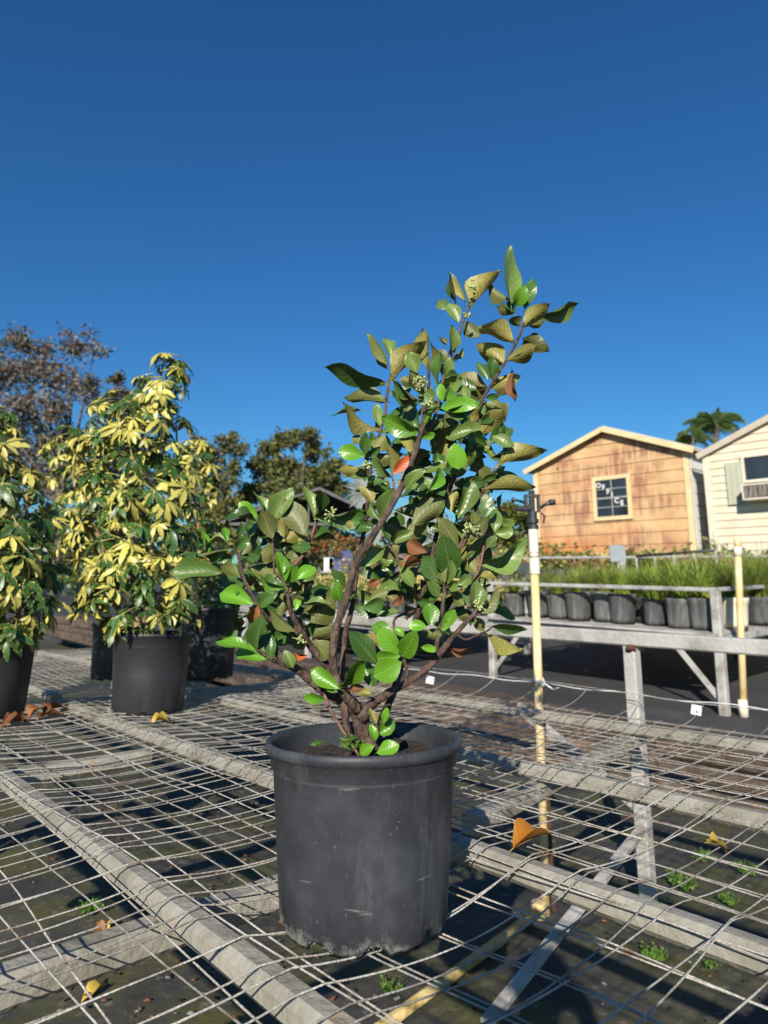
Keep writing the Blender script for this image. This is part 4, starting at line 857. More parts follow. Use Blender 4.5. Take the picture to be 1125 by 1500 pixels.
def stain():
    m = mat('rust_stained_siding', [(.46, .27, .125), (.54, .34, .165), (.60, .41, .215)], 2.5, .7, .1, 40, pos=[.35, .5, .68])
    t = m.node_tree; N = t.nodes; L = t.links; b = next(n for n in N if n.type == 'BSDF_PRINCIPLED'); col = b.inputs['Base Color'].links[0].from_socket
    tc = N.new('ShaderNodeTexCoord'); sx = N.new('ShaderNodeSeparateXYZ'); L.new(tc.outputs['Object'], sx.inputs[0])
    def ramp(s, a, b_):
        r = N.new('ShaderNodeMapRange'); r.interpolation_type = 'SMOOTHSTEP'; r.inputs[1].default_value = a; r.inputs[2].default_value = b_; L.new(s, r.inputs[0]); return r.outputs[0]
    def mul(a, b_):
        q = N.new('ShaderNodeMath'); q.operation = 'MULTIPLY'
        for i, z in enumerate((a, b_)):
            if hasattr(z, 'links'): L.new(z, q.inputs[i])
            else: q.inputs[i].default_value = z
        return q.outputs[0]
    def mix(f, a, c):
        x = N.new('ShaderNodeMix'); x.data_type = 'RGBA'; L.new(f, x.inputs[0]); L.new(a, x.inputs[6]); x.inputs[7].default_value = (*c, 1); return x.outputs[2]
    def nz(scale, st):
        mp_ = N.new('ShaderNodeMapping'); mp_.inputs['Scale'].default_value = st; L.new(tc.outputs['Object'], mp_.inputs[0]); n_ = N.new('ShaderNodeTexNoise'); n_.inputs['Scale'].default_value = scale; n_.inputs['Detail'].default_value = 5; L.new(mp_.outputs[0], n_.inputs['Vector']); return n_.outputs['Fac']
    streak = ramp(nz(13, (1, 1, .12)), .34, .62)
    cloud = ramp(nz(1.3, (1, 1, 1.6)), .38, .58)
    col = mix(mul(mul(streak, cloud), .85), col, (.25, .10, .065))
    low = mul(ramp(sx.outputs[2], 2.25, 1.45), ramp(sx.outputs[0], 2.2, .1)); col = mix(mul(low, ramp(nz(2.4, (1, 1, .6)), .2, .55)), col, (.62, .18, .010))
    col = mix(mul(ramp(nz(1.4, (1, 1, 3)), .5, .7), .45), col, (.50, .22, .11))
    L.new(col, b.inputs['Base Color']); return m
cream = mat('cream_trim', [(.62, .46, .24), (.70, .56, .33)], 4, .6, .1); white = mat('white_siding', [(.62, .62, .60), (.70, .70, .68)], 5, .6)
beige = mat('beige_siding', [(.55, .47, .33), (.62, .55, .41), (.64, .58, .46)], 2.2, .65, .1, 30); bt = mat('beige_trim', [(.58, .52, .40), (.63, .58, .47)], 5, .6)
roofm = mat('metal_roof', [(.35, .33, .30), (.5, .48, .44)], 6, .5); fasc2 = mat('tan_fascia', [(.40, .34, .26), (.5, .43, .34)], 5, .6)
s1o = (5.1 - .70 * 3.02, 11 + .714 * 3.02)
S1, e1, h1 = shed('rust stained orange siding shed with an office window', s1o, 3.02, 4.0, -.62, 2.16, 2.72, .205, dict(wall=cream, front=stain(), side=white, trim=cream, roof=roofm, fascia=cream), .52)
S2, e2, h2 = shed('cream lap siding shed with a shutter and a window air conditioner', (5.15, 10.62), 4.6, 4.0, -.62, 1.99, 2.95, .118, dict(wall=bt, front=beige, side=beige, trim=bt, roof=roofm, fascia=fasc2), .5, .07)
glass = mat('dark_window_glass', [(.012, .014, .016), (.03, .033, .036)], 3, .08, spec=.8); alu = mat('window_frame_metal', [(.25, .24, .22), (.36, .35, .32)], 8, .5)
def window(parent, x0, x1, z0, z1, trim, cols, rows, tw=.07, y=-.034):
    wn = MB().box((x0, y, z0), (x1, y + .012, z1)).build('window', glass, parent)
    for a, b, c, d in ((x0 - tw, x0, z0 - tw, z1 + tw), (x1, x1 + tw, z0 - tw, z1 + tw), (x0, x1, z0 - tw, z0), (x0, x1, z1, z1 + tw)):
        MB().box((a, y - .022, c), (b, y + .010, d)).build('frame', trim, wn)
    for i in range(1, cols): xx = x0 + (x1 - x0) * i / cols; MB().box((xx - .008, y - .008, z0), (xx + .008, y - .001, z1)).build('muntin', alu, wn)
    for i in range(1, rows): zz = z0 + (z1 - z0) * i / rows; h = .014 if i * 2 == rows else .007; MB().box((x0, y - .010, zz - h), (x1, y - .002, zz + h)).build('muntin', alu, wn)
    return wn
a = h1(877, 757); b = h1(919, 700); x0, x1, z0, z1 = a[0], b[0], a[1] - .01, b[1]
w1 = window(S1, x0, x1, z0, z1, cream, 2, 4)
lm = mat('white_letter', [(.75, .75, .72), (.8, .8, .77)], 5, .5)
for chx, fx, fz in (('O', .10, .86), ('F', .26, .80), ('F', .40, .66), ('I', .52, .58), ('C', .66, .40), ('E', .82, .33)):
    cu = bpy.data.curves.new('letter', 'FONT'); cu.body = chx; cu.size = .125; cu.extrude = .002; cu.offset = .002; cu.align_x = 'CENTER'; cu.align_y = 'CENTER'
    tmp = bpy.data.objects.new('letter', cu); C.objects.link(tmp); bpy.context.view_layer.update()
    me = bpy.data.meshes.new_from_object(tmp.evaluated_get(bpy.context.evaluated_depsgraph_get())); bpy.data.objects.remove(tmp); me.materials.clear(); me.materials.append(lm)
    link('letter', me, w1, Matrix.Translation((x0 + (x1 - x0) * fx, -.050, z0 + (z1 - z0) * fz)) @ Matrix.Rotation(R(90), 4, 'X'))
MB().tube([(.55, -.03, 2.16 + CZ - .04), (.55, -.02, 2.16 + CZ - .04)], .02, 10).build('vent_hole', M_['rust'], S1)
a = h2(1094, 704); b = h2(1125, 669); X0, Z0, Z1 = a[0], a[1], b[1]
w2 = window(S2, X0, X0 + .95, Z0, Z1 + .02, bt, 1, 1, .04)
a = h2(1069, 740); b = h2(1089, 676)
shm = mat('grey_green_shutter', [(.36, .37, .28), (.44, .44, .34)], 6, .6)
shx = MB().box((a[0], -.046, a[1]), (b[0], -.018, b[1])).build('shutter', shm, S2)
for k in range(1, 3): xx = a[0] + (b[0] - a[0]) * k / 3; MB().box((xx - .008, -.054, a[1] + .01), (xx + .008, -.0465, b[1] - .01)).build('batten', shm, shx)
a = h2(1098, 735); b = h2(1125, 710); acx, acz0, acz1 = a[0], a[1], b[1]
ac = empty('air_conditioner', e2 @ Matrix.Translation((acx, 0, 0)), 'rusty window air conditioner sticking out of the cream shed', 'air conditioner')
MB().box((0, -.30, acz0), (.62, -.032, acz1)).build('casing', bt, ac)
cm = mat('rusty_coil', [(.03, .028, .026), (.10, .07, .05), (.30, .29, .28)], 14, .6, .5, 80, stretch=(3, 1, .6))
MB().box((.03, -.312, acz0 + .03), (.59, -.3005, acz1 - .02)).build('coil_panel', cm, ac)
for k in range(9): xx = .06 + k * .062; MB().box((xx, -.318, acz0 + .03), (xx + .006, -.3125, acz1 - .02)).build('grille_bar', alu, ac)
# low dark pipe rail before the sheds
p0 = px3(932, 815, 8.6); p1_ = px3(1048, 806, 7.6)
pr = empty('pipe_rail', Vector((p0.x, p0.y, terr(p0.dot(U), p0.dot(V)))), 'low dark pipe rail with short posts running before the orange shed', 'rail')
b0 = pr.matrix_basis.translation; MB().tube([p0 - b0, p1_ - b0], .018, 8).build('pipe', M_['blackplastic'], pr, True)
for k in range(5):
    q = p0.lerp(p1_, k / 4) - b0; MB().tube([q, Vector((q.x, q.y, terr(0, 0) - b0.z + q.y * .02))], .014, 8).build('post', M_['galv'], pr, True)
# spiky plants by the sheds
M_['spike'] = mat('spiky_leaf', [(.06, .10, .025), (.22, .26, .09), (.42, .42, .2)], 12, .5, trans=.15)
def spiky(x, y, Y, h, label, seed):
    c = px3(x, y, Y); c.z = terr(c.dot(U), c.dot(V)); rd = random.Random(seed); hh = px3(x, y, Y).z - c.z + h
    o = empty('spiky_plant', c, label, 'plant')
    for i in range(16):
        a = rd.uniform(0, 6.28); d = Vector((math.cos(a), math.sin(a), 0)); sd = Vector((-d.y, d.x, 0)) * .03; ln = rd.uniform(.06, .4); H = hh * rd.uniform(.75, 1.05); vs = []
        for k in range(5): t = k / 4; p = d * ln * t * t * hh * .5 + Vector((0, 0, H * t)); w_ = sd * (1 - .93 * t); vs += [p - w_, p + w_, p + d * .012 * (1 - t)]
        m = MB(); m.add(vs, [f for k in range(4) for f in ((3 * k, 3 * k + 2, 3 * k + 5, 3 * k + 3), (3 * k + 2, 3 * k + 1, 3 * k + 4, 3 * k + 5), (3 * k + 1, 3 * k, 3 * k + 3, 3 * k + 4))]); m.build('leaf', M_['spike'], o)
spiky(1042, 785, 8.2, .0, 'pale spiky plant with upright leaves between the two sheds', 1)
spiky(1062, 792, 7.6, .0, 'yellow green spiky plant before the corner of the cream shed', 2)
spiky(1112, 795, 7.2, .02, 'dark spiky plant under the air conditioner of the cream shed', 3)

# ------------------------------------------------------------------ trees
def tree(name, label, base_px, Y, clumps, cols, nleaf, ls, trunk_r, seed, limb='bark', sparse=1.0, cat='tree', group=None, barkm=None, flat=.85):
    rd = random.Random(seed); k = Y / F
    b = px3(base_px[0], base_px[1], Y); b.z = terr(b.dot(U), b.dot(V)) - .05
    o = empty(name, b, label, cat, group)
    cs = [(px3(x, y, Y + rd.uniform(-1, 1) * r * k * .8) - b, r * k) for x, y, r in clumps]
    t = MB(); crotch = Vector((rd.uniform(-.1, .1), 0, max(.6, min(c.z for c, r in cs) * .75)))
    t.tube(smooth_path([(0, 0, 0), (.05, 0, crotch.z * .5), tuple(crotch)], 4), [trunk_r * (1 - .04 * i) for i in range(9)], 9)
    for c, r in cs:
        mid = crotch.lerp(c, .5) + Vector((rd.gauss(0, .12), rd.gauss(0, .12), rd.uniform(.0, .25))) * r
        S = smooth_path([tuple(crotch), tuple(mid), tuple(c)], 4); t.tube(S, [trunk_r * (.5 - .42 * i / (len(S) - 1)) for i in range(len(S))], 6)
        for q in range(7):
            d = Vector((rd.gauss(0, 1), rd.gauss(0, 1), rd.gauss(.3, .8))).normalized() * r * rd.uniform(.7, 1.1); st_ = mid.lerp(c, rd.uniform(.2, 1))
            t.tube([st_, st_ + d * .5 + Vector((0, 0, .05)), st_ + d], [trunk_r * .12, trunk_r * .07, trunk_r * .03], 4)
    t.build('trunk', barkm or M_['greywood2'], o, True)
    m = MB(); tot = sum(r * r for c, r in cs)
    for c, r in cs:
        sub = [c + Vector((rd.gauss(0, .5), rd.gauss(0, .5), rd.gauss(0, .45))) * r for _ in range(9)]
        for i in range(int(nleaf * r * r / tot)):
            q = rd.choice(sub); p = q + Vector((rd.gauss(0, 1), rd.gauss(0, 1), rd.gauss(0, flat))) * r * .24 * sparse
            a = Vector((rd.gauss(0, 1), rd.gauss(0, 1), rd.gauss(0, .7))).normalized(); x = a.orthogonal().normalized(); x = Matrix.Rotation(rd.uniform(0, 6.28), 3, a) @ x; s_ = ls * rd.uniform(.5, 1.3)
            m.add([p, p + a * s_ * .5 + x * s_ * .28, p + a * s_, p + a * s_ * .5 - x * s_ * .28], [(0, 1, 2, 3)], rd.randrange(len(cols)))
    m.build('crown', cols, o)
    return o
M_['greywood2'] = mat('tree_bark', [(.06, .05, .04), (.16, .14, .12)], 6, .9, .4)
def lf(n, a, b): return mat(n, [a, b], 3, .7, trans=.15)
oak = [lf('oak_leaf', (.06, .085, .02), (.11, .13, .03)), lf('oak_leaf_olive', (.13, .125, .03), (.20, .18, .05)), lf('oak_leaf_dark', (.035, .055, .016), (.06, .08, .024))]
cyp = [lf('dry_foliage', (.13, .10, .065), (.21, .165, .11)), lf('moss_grey', (.15, .14, .11), (.24, .22, .18)), lf('russet_foliage', (.13, .045, .035), (.20, .085, .065)), lf('dark_foliage', (.045, .065, .02), (.075, .095, .03))]
ylw = [lf('yellow_green', (.10, .12, .015), (.20, .20, .03)), lf('green', (.04, .07, .012), (.08, .11, .02)), lf('yellow_olive', (.14, .13, .03), (.22, .19, .05))]
tree('half_bare_tree', 'half bare grey and russet tree behind the umbrella plants', (78, 860), 24, [(25, 505, 26), (60, 515, 20), (108, 503, 24), (138, 514, 13), (12, 540, 30), (62, 556, 28), (104, 556, 28), (128, 562, 16), (38, 598, 32), (86, 604, 30), (18, 640, 34), (74, 645, 30), (104, 640, 22), (-22, 560, 40), (-30, 630, 45), (80, 690, 34), (40, 700, 34)], [cyp[0], cyp[1], cyp[1], cyp[2], cyp[3], cyp[0]], 17000, .15, .17, 1, sparse=1.2)
tree('live_oak', 'big rounded olive green oak rising behind the dark roofed shelter', (430, 860), 32, [(426, 640, 17), (402, 652, 20), (448, 656, 22), (478, 688, 22), (384, 684, 20), (418, 684, 28), (458, 704, 28), (494, 714, 22), (502, 742, 20), (372, 718, 20), (402, 730, 28), (442, 742, 28), (478, 760, 26), (350, 744, 20)], [oak[0], oak[1], oak[1], oak[0], oak[2]], 19000, .22, .25, 2)
tree('thin_tree', 'thin grey limbed tree left of the big oak, with sparse leaves', (318, 860), 30, [(298, 655, 15), (328, 648, 16), (346, 660, 13), (312, 678, 18), (340, 688, 16), (290, 690, 18), (330, 715, 20)], [cyp[0], cyp[3], oak[1], oak[0]], 4200, .2, .2, 3, sparse=1.1)
tree('shrub_mass', 'low olive bushy tree under the thin grey tree', (310, 870), 27, [(285, 735, 24), (320, 745, 24), (355, 762, 22), (300, 775, 26), (340, 790, 26), (275, 780, 26)], [oak[1], oak[0], ylw[2]], 5200, .2, .16, 4)
tree('round_bush', 'round yellow green bush behind the sprinkler head beside the orange shed', (750, 862), 17, [(752, 752, 20), (775, 762, 22), (735, 770, 20), (765, 792, 24), (740, 800, 24), (785, 790, 16)], ylw, 5200, .14, .10, 5)
tree('distant_tree', 'small dark distant tree left of the yellow green bush', (705, 862), 40, [(700, 742, 14), (716, 752, 12), (690, 760, 16), (716, 775, 18), (690, 790, 20), (735, 748, 8)], oak, 3000, .24, .14, 6)
tree('purple_tree', 'purplish half bare tree behind the tall pointed umbrella plant', (190, 860), 28, [(165, 555, 14), (180, 580, 20), (150, 600, 22), (200, 620, 26), (160, 650, 28), (230, 650, 26), (200, 690, 32), (250, 700, 28), (150, 710, 30)], [cyp[0], cyp[2], cyp[3], oak[2]], 6000, .2, .25, 7)
tree('hedge_tree', 'dark evergreen tree low behind the shrub and the shelter', (560, 862), 34, [(540, 770, 26), (580, 780, 26), (620, 770, 26), (660, 780, 24), (600, 800, 30), (500, 790, 26), (470, 800, 26)], oak, 6000, .24, .2, 8)
tree('hedge_tree', 'dark low evergreen tree behind the two front umbrella plants', (60, 862), 30, [(30, 760, 36), (90, 770, 36), (150, 770, 34), (210, 770, 34), (0, 800, 36), (120, 810, 36), (200, 815, 34), (260, 800, 28)], oak, 7000, .24, .2, 9)
tree('weedy_shrub', 'reddish and yellow weedy shrub beyond the seedling bench', (500, 858), 13, [(440, 800, 14), (465, 795, 14), (490, 800, 14), (520, 798, 12), (545, 803, 12), (560, 815, 12)], [c_r, c_o, ylw[0], cyp[0]], 3200, .09, .04, 10, cat='shrub')
# palms
M_['silver'] = mat('silver_palm_leaf', [(.22, .25, .22), (.33, .36, .33)], 6, .6, rnd=.1)
M_['palm'] = mat('palm_frond', [(.035, .07, .015), (.08, .12, .03)], 6, .5, trans=.15)
bo = px3(590, 850, 10.4); bo.z = terr(bo.dot(U), bo.dot(V))
bpalm = empty('silver_fan_palm', bo, 'silvery white fan palm showing between the stems of the shrub', 'palm')
cen = px3(590, 800, 10.4) - bo
MB().tube([(0, 0, 0), cen], [.14, .12], 10).build('trunk', M_['greywood2'], bpalm, True)
for (x, y, r, tl, dy) in ((540, 722, 34, -.6, 0), (612, 712, 38, .1, .1), (650, 728, 34, .5, .2), (600, 770, 36, .0, -.2), (560, 775, 30, -.6, -.1), (640, 790, 34, .3, -.2)):
    c = px3(x, y, 10.4 + dy * 1.5) - bo; k = 10.4 / F; m = MB(); m.tube([cen, c.lerp(cen, .4) + Vector((0, 0, .05)), c], .012, 5); nseg = 30
    for i in range(nseg):
        a = (i / (nseg - 1) - .5) * 4.4 + tl; L_ = r * k * rg.uniform(.95, 1.3); d = Vector((math.sin(a), -.35 + .5 * math.cos(a + tl), math.cos(a))).normalized(); sd = Vector((math.cos(a), 0, -math.sin(a))) * .026
        z = Vector((0, .022, 0)); dn = Vector((0, -.02, -.05)) * rg.uniform(.3, 1.6); mid_ = c + d * L_ * .6; vs = [c, mid_ - sd, mid_ + z, mid_ + sd, c + d * L_ + dn]
        m.add(vs, [(0, 2, 1), (0, 3, 2), (1, 2, 4), (2, 3, 4)])
    m.build('fan_leaf', M_['silver'], bpalm)
def palm(label, x, y, Y, fr_, seed):
    rd = random.Random(seed); b = px3(x, 850, Y); b.z = terr(b.dot(U), b.dot(V)); o = empty('feather_palm', b, label, 'palm'); c = px3(x, y, Y) - b
    MB().tube([(0, 0, 0), c], [.14, .10], 10).build('trunk', M_['greywood2'], o, True)
    for i, (dx_, dz_, L_) in enumerate(fr_):
        d = Vector((dx_, rd.uniform(-.5, .5), 0)); m = MB(); P = [c + d * t * L_ + Vector((0, 0, dz_ * L_ * t - .75 * L_ * t * t)) for t in [k / 12 for k in range(13)]]
        m.tube(P, [.02 - .0014 * k for k in range(13)], 4)
        for k in range(1, 13):
            for q in range(5):
                p = P[k - 1].lerp(P[k], q / 5); ax = (P[k] - P[k - 1]).normalized()
                for sg in (-1, 1):
                    v_ = (ax.cross(Vector((0, 0, 1))) * sg * .9 + ax * .5 + Vector((0, 0, rd.uniform(-1.0, -.1)))).normalized(); l_ = .85 * L_ * .5 * (1.15 - k / 13); w_ = ax * .014
                    m.add([p - w_, p + w_, p + v_ * l_ * .6 + w_ * .7 + Vector((0, 0, -.02)), p + v_ * l_ + Vector((0, 0, -.08))], [(0, 1, 2), (0, 2, 3)])
        m.build('frond', M_['palm'], o)
palm('dark green feathery palm crown showing above the roofs of the two sheds', 1048, 622, 21, [(.2, .9, 1.5), (-.3, 1.0, 1.4), (-.8, .55, 1.2), (-.9, .9, 1.0), (.7, 1.0, 1.1), (.9, .6, 1.2), (-.4, 1.2, .9), (.3, 1.25, 1.0), (.1, 1.3, .9), (-.9, .3, 1.1), (.9, .3, 1.0), (-.6, .8, 1.1), (.6, 1.1, 1.1), (.85, .85, 1.1)], 2)
palm('dark bushy palm crown peeking over the ridge of the orange shed', 1012, 640, 20, [(-.8, .5, .8), (.8, .6, .9), (-.4, .9, .8), (.5, 1.0, .8), (.1, 1.1, .7), (-.9, .3, .8), (.9, .3, .8)], 3)
# dark roofed shelter
M_['darkbar'] = mat('dark_bar', [(.04, .04, .042), (.09, .09, .092)], 5, .6)
Ys = 16.0; k = Ys / F
so = px3(430, 850, Ys); so.z = terr(so.dot(U), so.dot(V))
sl_ = empty('shade_shelter', so, 'open shelter with a dark shade cloth roof and grey trusses below the oak', 'shelter')
ap = px3(468, 716, Ys) - so; le = px3(318, 768, Ys) - so; re_ = px3(545, 752, Ys) - so; dp = Vector((.6, 5, .0))
for A_, B_ in ((le, ap), (ap, re_)):
    m = MB(); vs = [A_, B_, B_ + dp, A_ + dp]; vs += [q_ + Vector((0, 0, .06)) for q_ in vs]; m.add(vs, [(3, 2, 1, 0), (4, 5, 6, 7), (0, 1, 5, 4), (1, 2, 6, 5), (2, 3, 7, 6), (3, 0, 4, 7)]); m.build('roof', M_['shadecloth'], sl_)
for D_ in (Vector((0, -.03, 0)), dp):
    for A_, B_ in ((le, ap), (ap, re_), (le, Vector((re_.x, 0, le.z)))): MB().bar(A_ + D_, B_ + D_ , .06, .07).build('truss_bar', M_['darkbar'], sl_)
    for f_ in (.3, .5, .7, .9): q_ = le.lerp(ap, f_); MB().bar(Vector((q_.x, 0, le.z)) + D_, q_ + D_, .04, .04, up=Vector((0, 1, 0))).build('truss_bar', M_['darkbar'], sl_); MB().bar(Vector((le.lerp(ap, f_ + .12 if f_ < .85 else f_).x + .01, 0, le.z)) + D_, q_ + D_, .03, .03, up=Vector((0, 1, 0))).build('truss_bar', M_['darkbar'], sl_)
    for q_ in (le, re_): MB().bar(Vector((q_.x, q_.y, 0)) + D_, q_ + D_, .08, .08, up=Vector((0, 1, 0))).build('post', M_['darkbar'], sl_)
# blue crate and white box far behind, power lines
c = px3(497, 832, 9.5); c.z = c.z
for nm, lb, ct, x, y, w_, h_, cl_ in (('plastic_crate', 'blue plastic crate standing on the far bench behind the shrub', 'crate', 500, 822, 34, 26, (.03, .05, .16)), ('cardboard_box', 'small white box beside the blue crate behind the shrub', 'box', 482, 828, 13, 18, (.7, .72, .74))):
    Yb = 13.0; p = px3(x, y + h_ / 2, Yb); kk = Yb / F; o = empty(nm, p, lb, ct); mm = mat(nm, [tuple(q * .8 for q in cl_), cl_], 6, .5)
    W_, H_ = w_ * kk / 2, h_ * kk
    for lo, hi in (((-W_, -.15, 0), (W_, .15, .01)), ((-W_, -.15, .01), (-W_ + .012, .15, H_)), ((W_ - .012, -.15, .01), (W_, .15, H_)), ((-W_ + .012, -.15, .01), (W_ - .012, -.138, H_)), ((-W_ + .012, .138, .01), (W_ - .012, .15, H_))): MB().box(lo, hi).build('panel', mm, o)
    MB().box((-W_ - .008, -.16, H_ + .0005), (W_ + .008, .16, H_ + .016)).build('rim', mm, o)
    tb = empty('stand', Vector((p.x, p.y, terr(p.dot(U), p.dot(V)))), 'grey stand under the ' + ('blue crate' if nm[0] == 'p' else 'small white box') + ' behind the shrub', 'stand'); hgt = p.z - tb.location.z
    MB().box((-W_ - .05, -.2, hgt - .03), (W_ + .05, .2, hgt - .002)).build('top', M_['galv'], tb)
    for sx_ in (-W_, W_): MB().bar((sx_, 0, 0), (sx_, 0, hgt - .03), .03, .03, up=Vector((0, 1, 0))).build('leg', M_['galv'], tb)
for i, (ya, yb) in enumerate(((716, 709), (727, 722))):
    A_ = px3(560, ya, 60); B_ = px3(980, yb, 60); lo_ = A_.lerp(B_, .5)
    tag(MB().tube([A_.lerp(B_, t / 12) - Vector((0, 0, .5 * (1 - (t / 6 - 1) ** 2))) for t in range(13)], .016, 5).build('power_line', M_['blackplastic'], None, True), ('upper' if i == 0 else 'lower') + ' thin power line crossing the sky beside the orange shed', 'power line')

# ------------------------------------------------------------------ fallen leaves, weeds, bits
def flat_leaf(x, y, L_, rz_, ty, label, group=None, z=None, bendv=.3, roll=0, wv=.12):
    c = onT(x, y, -.41); c.z = prof(c.dot(U), c.dot(V)) + .012
    me = leaf_mesh('fallen_leaf', LM[ty], LM[ty], bend=bendv, cup=.6, wave=wv, pw=(1.05, .7), seed=int(x))
    o = link('fallen_leaf', me, None, MT @ Matrix.Translation(c) @ Matrix.Rotation(rz_, 4, 'Z') @ Matrix.Rotation(roll, 4, 'X') @ Matrix.Diagonal((L_ * .55, L_, L_, 1)))
    return tag(o, label, 'leaf', group)
LM['or'] = leaf_mat('leaf_orange', (.42, .13, .01), (.50, .22, .015), (.5, .3, .1), .5, .4, edge=((.30, .22, .02), 1.1), blotch=20)
LM['ye'] = leaf_mat('leaf_yellow', (.45, .30, .04), (.55, .40, .08), (.5, .4, .1), .5, .4)
flat_leaf(753, 1262, .085, -1.05, 'or', 'bright orange fallen leaf on the wire mesh beside the pot', None, None, .18, .30, .03)
flat_leaf(222, 1062, .075, -1.0, 'ye', 'pale yellow fallen leaf beside the foot of the clean pot', None, None, .3, .1)
flat_leaf(1036, 1240, .04, -1.6, 'ye', 'small yellow curled leaf on the open mesh near the orange leaf', None, None, .5, .1)
for x, y, rz_, rl_ in ((30, 1060, 1.2, .2), (42, 1058, -.2, .9), (56, 1056, -1.0, .5), (38, 1062, 2.2, .4), (64, 1050, -.6, .7)): flat_leaf(x, y, .09, rz_, 'n', 'curled dry brown leaf beside the pot with the umbrella plant', 'dry brown leaves on the mesh', None, .6, rl_)
def ground_leaf(x, y, L_, ty, label, group=None):
    c = onG(x, y, .012); me = leaf_mesh('fallen_leaf', LM[ty], LM[ty], bend=.3, cup=.5, wave=.08, seed=int(x))
    tag(link('fallen_leaf', me, None, Matrix.Translation(c) @ Matrix.Rotation(x * 1.7, 4, 'Z') @ Matrix.Diagonal((L_ * .5, L_, L_, 1))), label, 'leaf', group)
for i, (x, y, ty) in enumerate(((150, 1352, 'ye'), (132, 1362, 'n'), (153, 1442, 'ye'), (70, 1102, 'or'), (30, 1104, 'n'), (294, 1144, 'n'), (232, 1175, 'ye'), (312, 1138, 'or'))): ground_leaf(x, y, .09, ty, 'dead leaf lying on the dark ground under the wire bench', 'dead leaves under the bench')
M_['weed'] = mat('weed_green', [(.06, .14, .012), (.13, .24, .03)], 30, .5, trans=.2)
def weed(x, y, n, r, label, group, onpot=False, P=None):
    rd = random.Random(int(x + y)); c = P or onG(x, y, .004); o = MB()
    for i in range(n):
        a = rd.uniform(0, 6.28); d = Vector((math.cos(a), math.sin(a), rd.uniform(.15, 1.2))).normalized(); L_ = r * rd.uniform(.4, 1.1); q = d * L_
        o.tube([Vector((0, 0, 0)), q], .0008, 3)
        for k in range(4):
            p = q * (.4 + .2 * k); b = Vector((rd.gauss(0, 1), rd.gauss(0, 1), rd.uniform(0, .8))).normalized(); x_ = b.orthogonal().normalized(); s_ = r * .22
            o.add([p, p + b * s_ * .5 + x_ * s_ * .35, p + b * s_, p + b * s_ * .5 - x_ * s_ * .35], [(0, 1, 2, 3)])
    ob = o.build('weed', M_['weed'], None, False, Matrix.Translation(c)); tag(ob, label, 'weed', group)
for x, y, n, r in ((130, 1338, 34, .06), (572, 1456, 22, .05), (960, 1408, 40, .05), (1030, 1260, 40, .05), (1000, 1300, 50, .07), (905, 1330, 26, .04), (1070, 1325, 30, .05), (1095, 1280, 30, .06), (950, 1330, 40, .08), (190, 1118, 26, .07), (310, 1110, 20, .06), (1040, 1418, 14, .04)): weed(x, y, n, r, 'small green weed sprouting from the dark ground under the wire bench', 'weeds under the wire bench')
for x, y, r in ((518, 1098, .022), (512, 1086, .014), (465, 1092, .010)):
    weed(x, y, 16, r, 'tiny green weed growing in the soil of the scuffed black pot', 'weeds in the scuffed pot', P=px3(x, y, Y0 - .03))

# far wood closing the horizon
tw = MB(); rt_ = random.Random(77)
for i in range(5200):
    x = rt_.uniform(-75, 75); hgt = 3.6 + 1.6 * noise.noise((x * .11, 0, 0)) + .7 * noise.noise((x * .5, 2, 0)); z = rt_.random() ** .7 * hgt; y = 66 + rt_.uniform(-3, 3) + 2 * noise.noise((x * .3, z * .4, 0))
    p = Vector((x, y, z + .9)); a = Vector((rt_.gauss(0, 1), rt_.gauss(0, .6), rt_.gauss(0, 1))).normalized(); q = a.orthogonal().normalized(); s_ = rt_.uniform(.5, 1.1)
    tw.add([p, p + a * s_ * .5 + q * s_ * .4, p + a * s_, p + a * s_ * .5 - q * s_ * .4], [(0, 1, 2, 3)], rt_.randrange(3))
tag(tw.build('far_wood', [oak[0], oak[1], oak[2]]), 'far low wood along the horizon behind the benches', 'wood', kind='stuff')

# ------------------------------------------------------------------ the photographer, standing behind the phone (only the shadow is in the picture)
skin = mat('skin', [(.42, .25, .17), (.5, .31, .22)], 8, .5); cloth = mat('blue_shirt', [(.05, .08, .14), (.08, .11, .18)], 9, .8); denim = mat('dark_trousers', [(.03, .035, .05), (.05, .055, .07)], 12, .9); hairm = mat('dark_hair', [(.02, .014, .01), (.05, .035, .025)], 40, .6)
pe = empty('person', Matrix.Translation((-.18, -.75, 0)) @ Matrix.Diagonal((.96, .96, .96, 1)), 'person in blue shirt and dark trousers holding a phone out in front', 'person')
def skinned(name, pts, edges, m, rootv=0):
    me = bpy.data.meshes.new(name); me.from_pydata([p[:3] for p in pts], edges, []); me.materials.append(m); o = link(name, me, pe)
    sk = o.modifiers.new('skin', 'SKIN'); sk.use_smooth_shade = True; o.modifiers.new('sub', 'SUBSURF').render_levels = 2
    for i, p in enumerate(pts):
        v = me.skin_vertices[0].data[i]; v.radius = (p[3], p[4] if len(p) > 4 else p[3]); v.use_root = (i == rootv)
    return o
ph = Vector((.1875, .719, CZ / .96))
B_ = [(0, 0, .95, .14, .10), (0, 0, 1.15, .13, .09), (0, 0, 1.36, .15, .10), (0, .01, 1.49, .055), (0, .03, 1.57, .068), (0, .04, 1.65, .088), (0, .03, 1.73, .07)]
E_ = [(0, 1), (1, 2), (2, 3), (3, 4), (4, 5), (5, 6)]
B_ += [(0, .125, 1.635, .012)]; E_ += [(5, 7)]
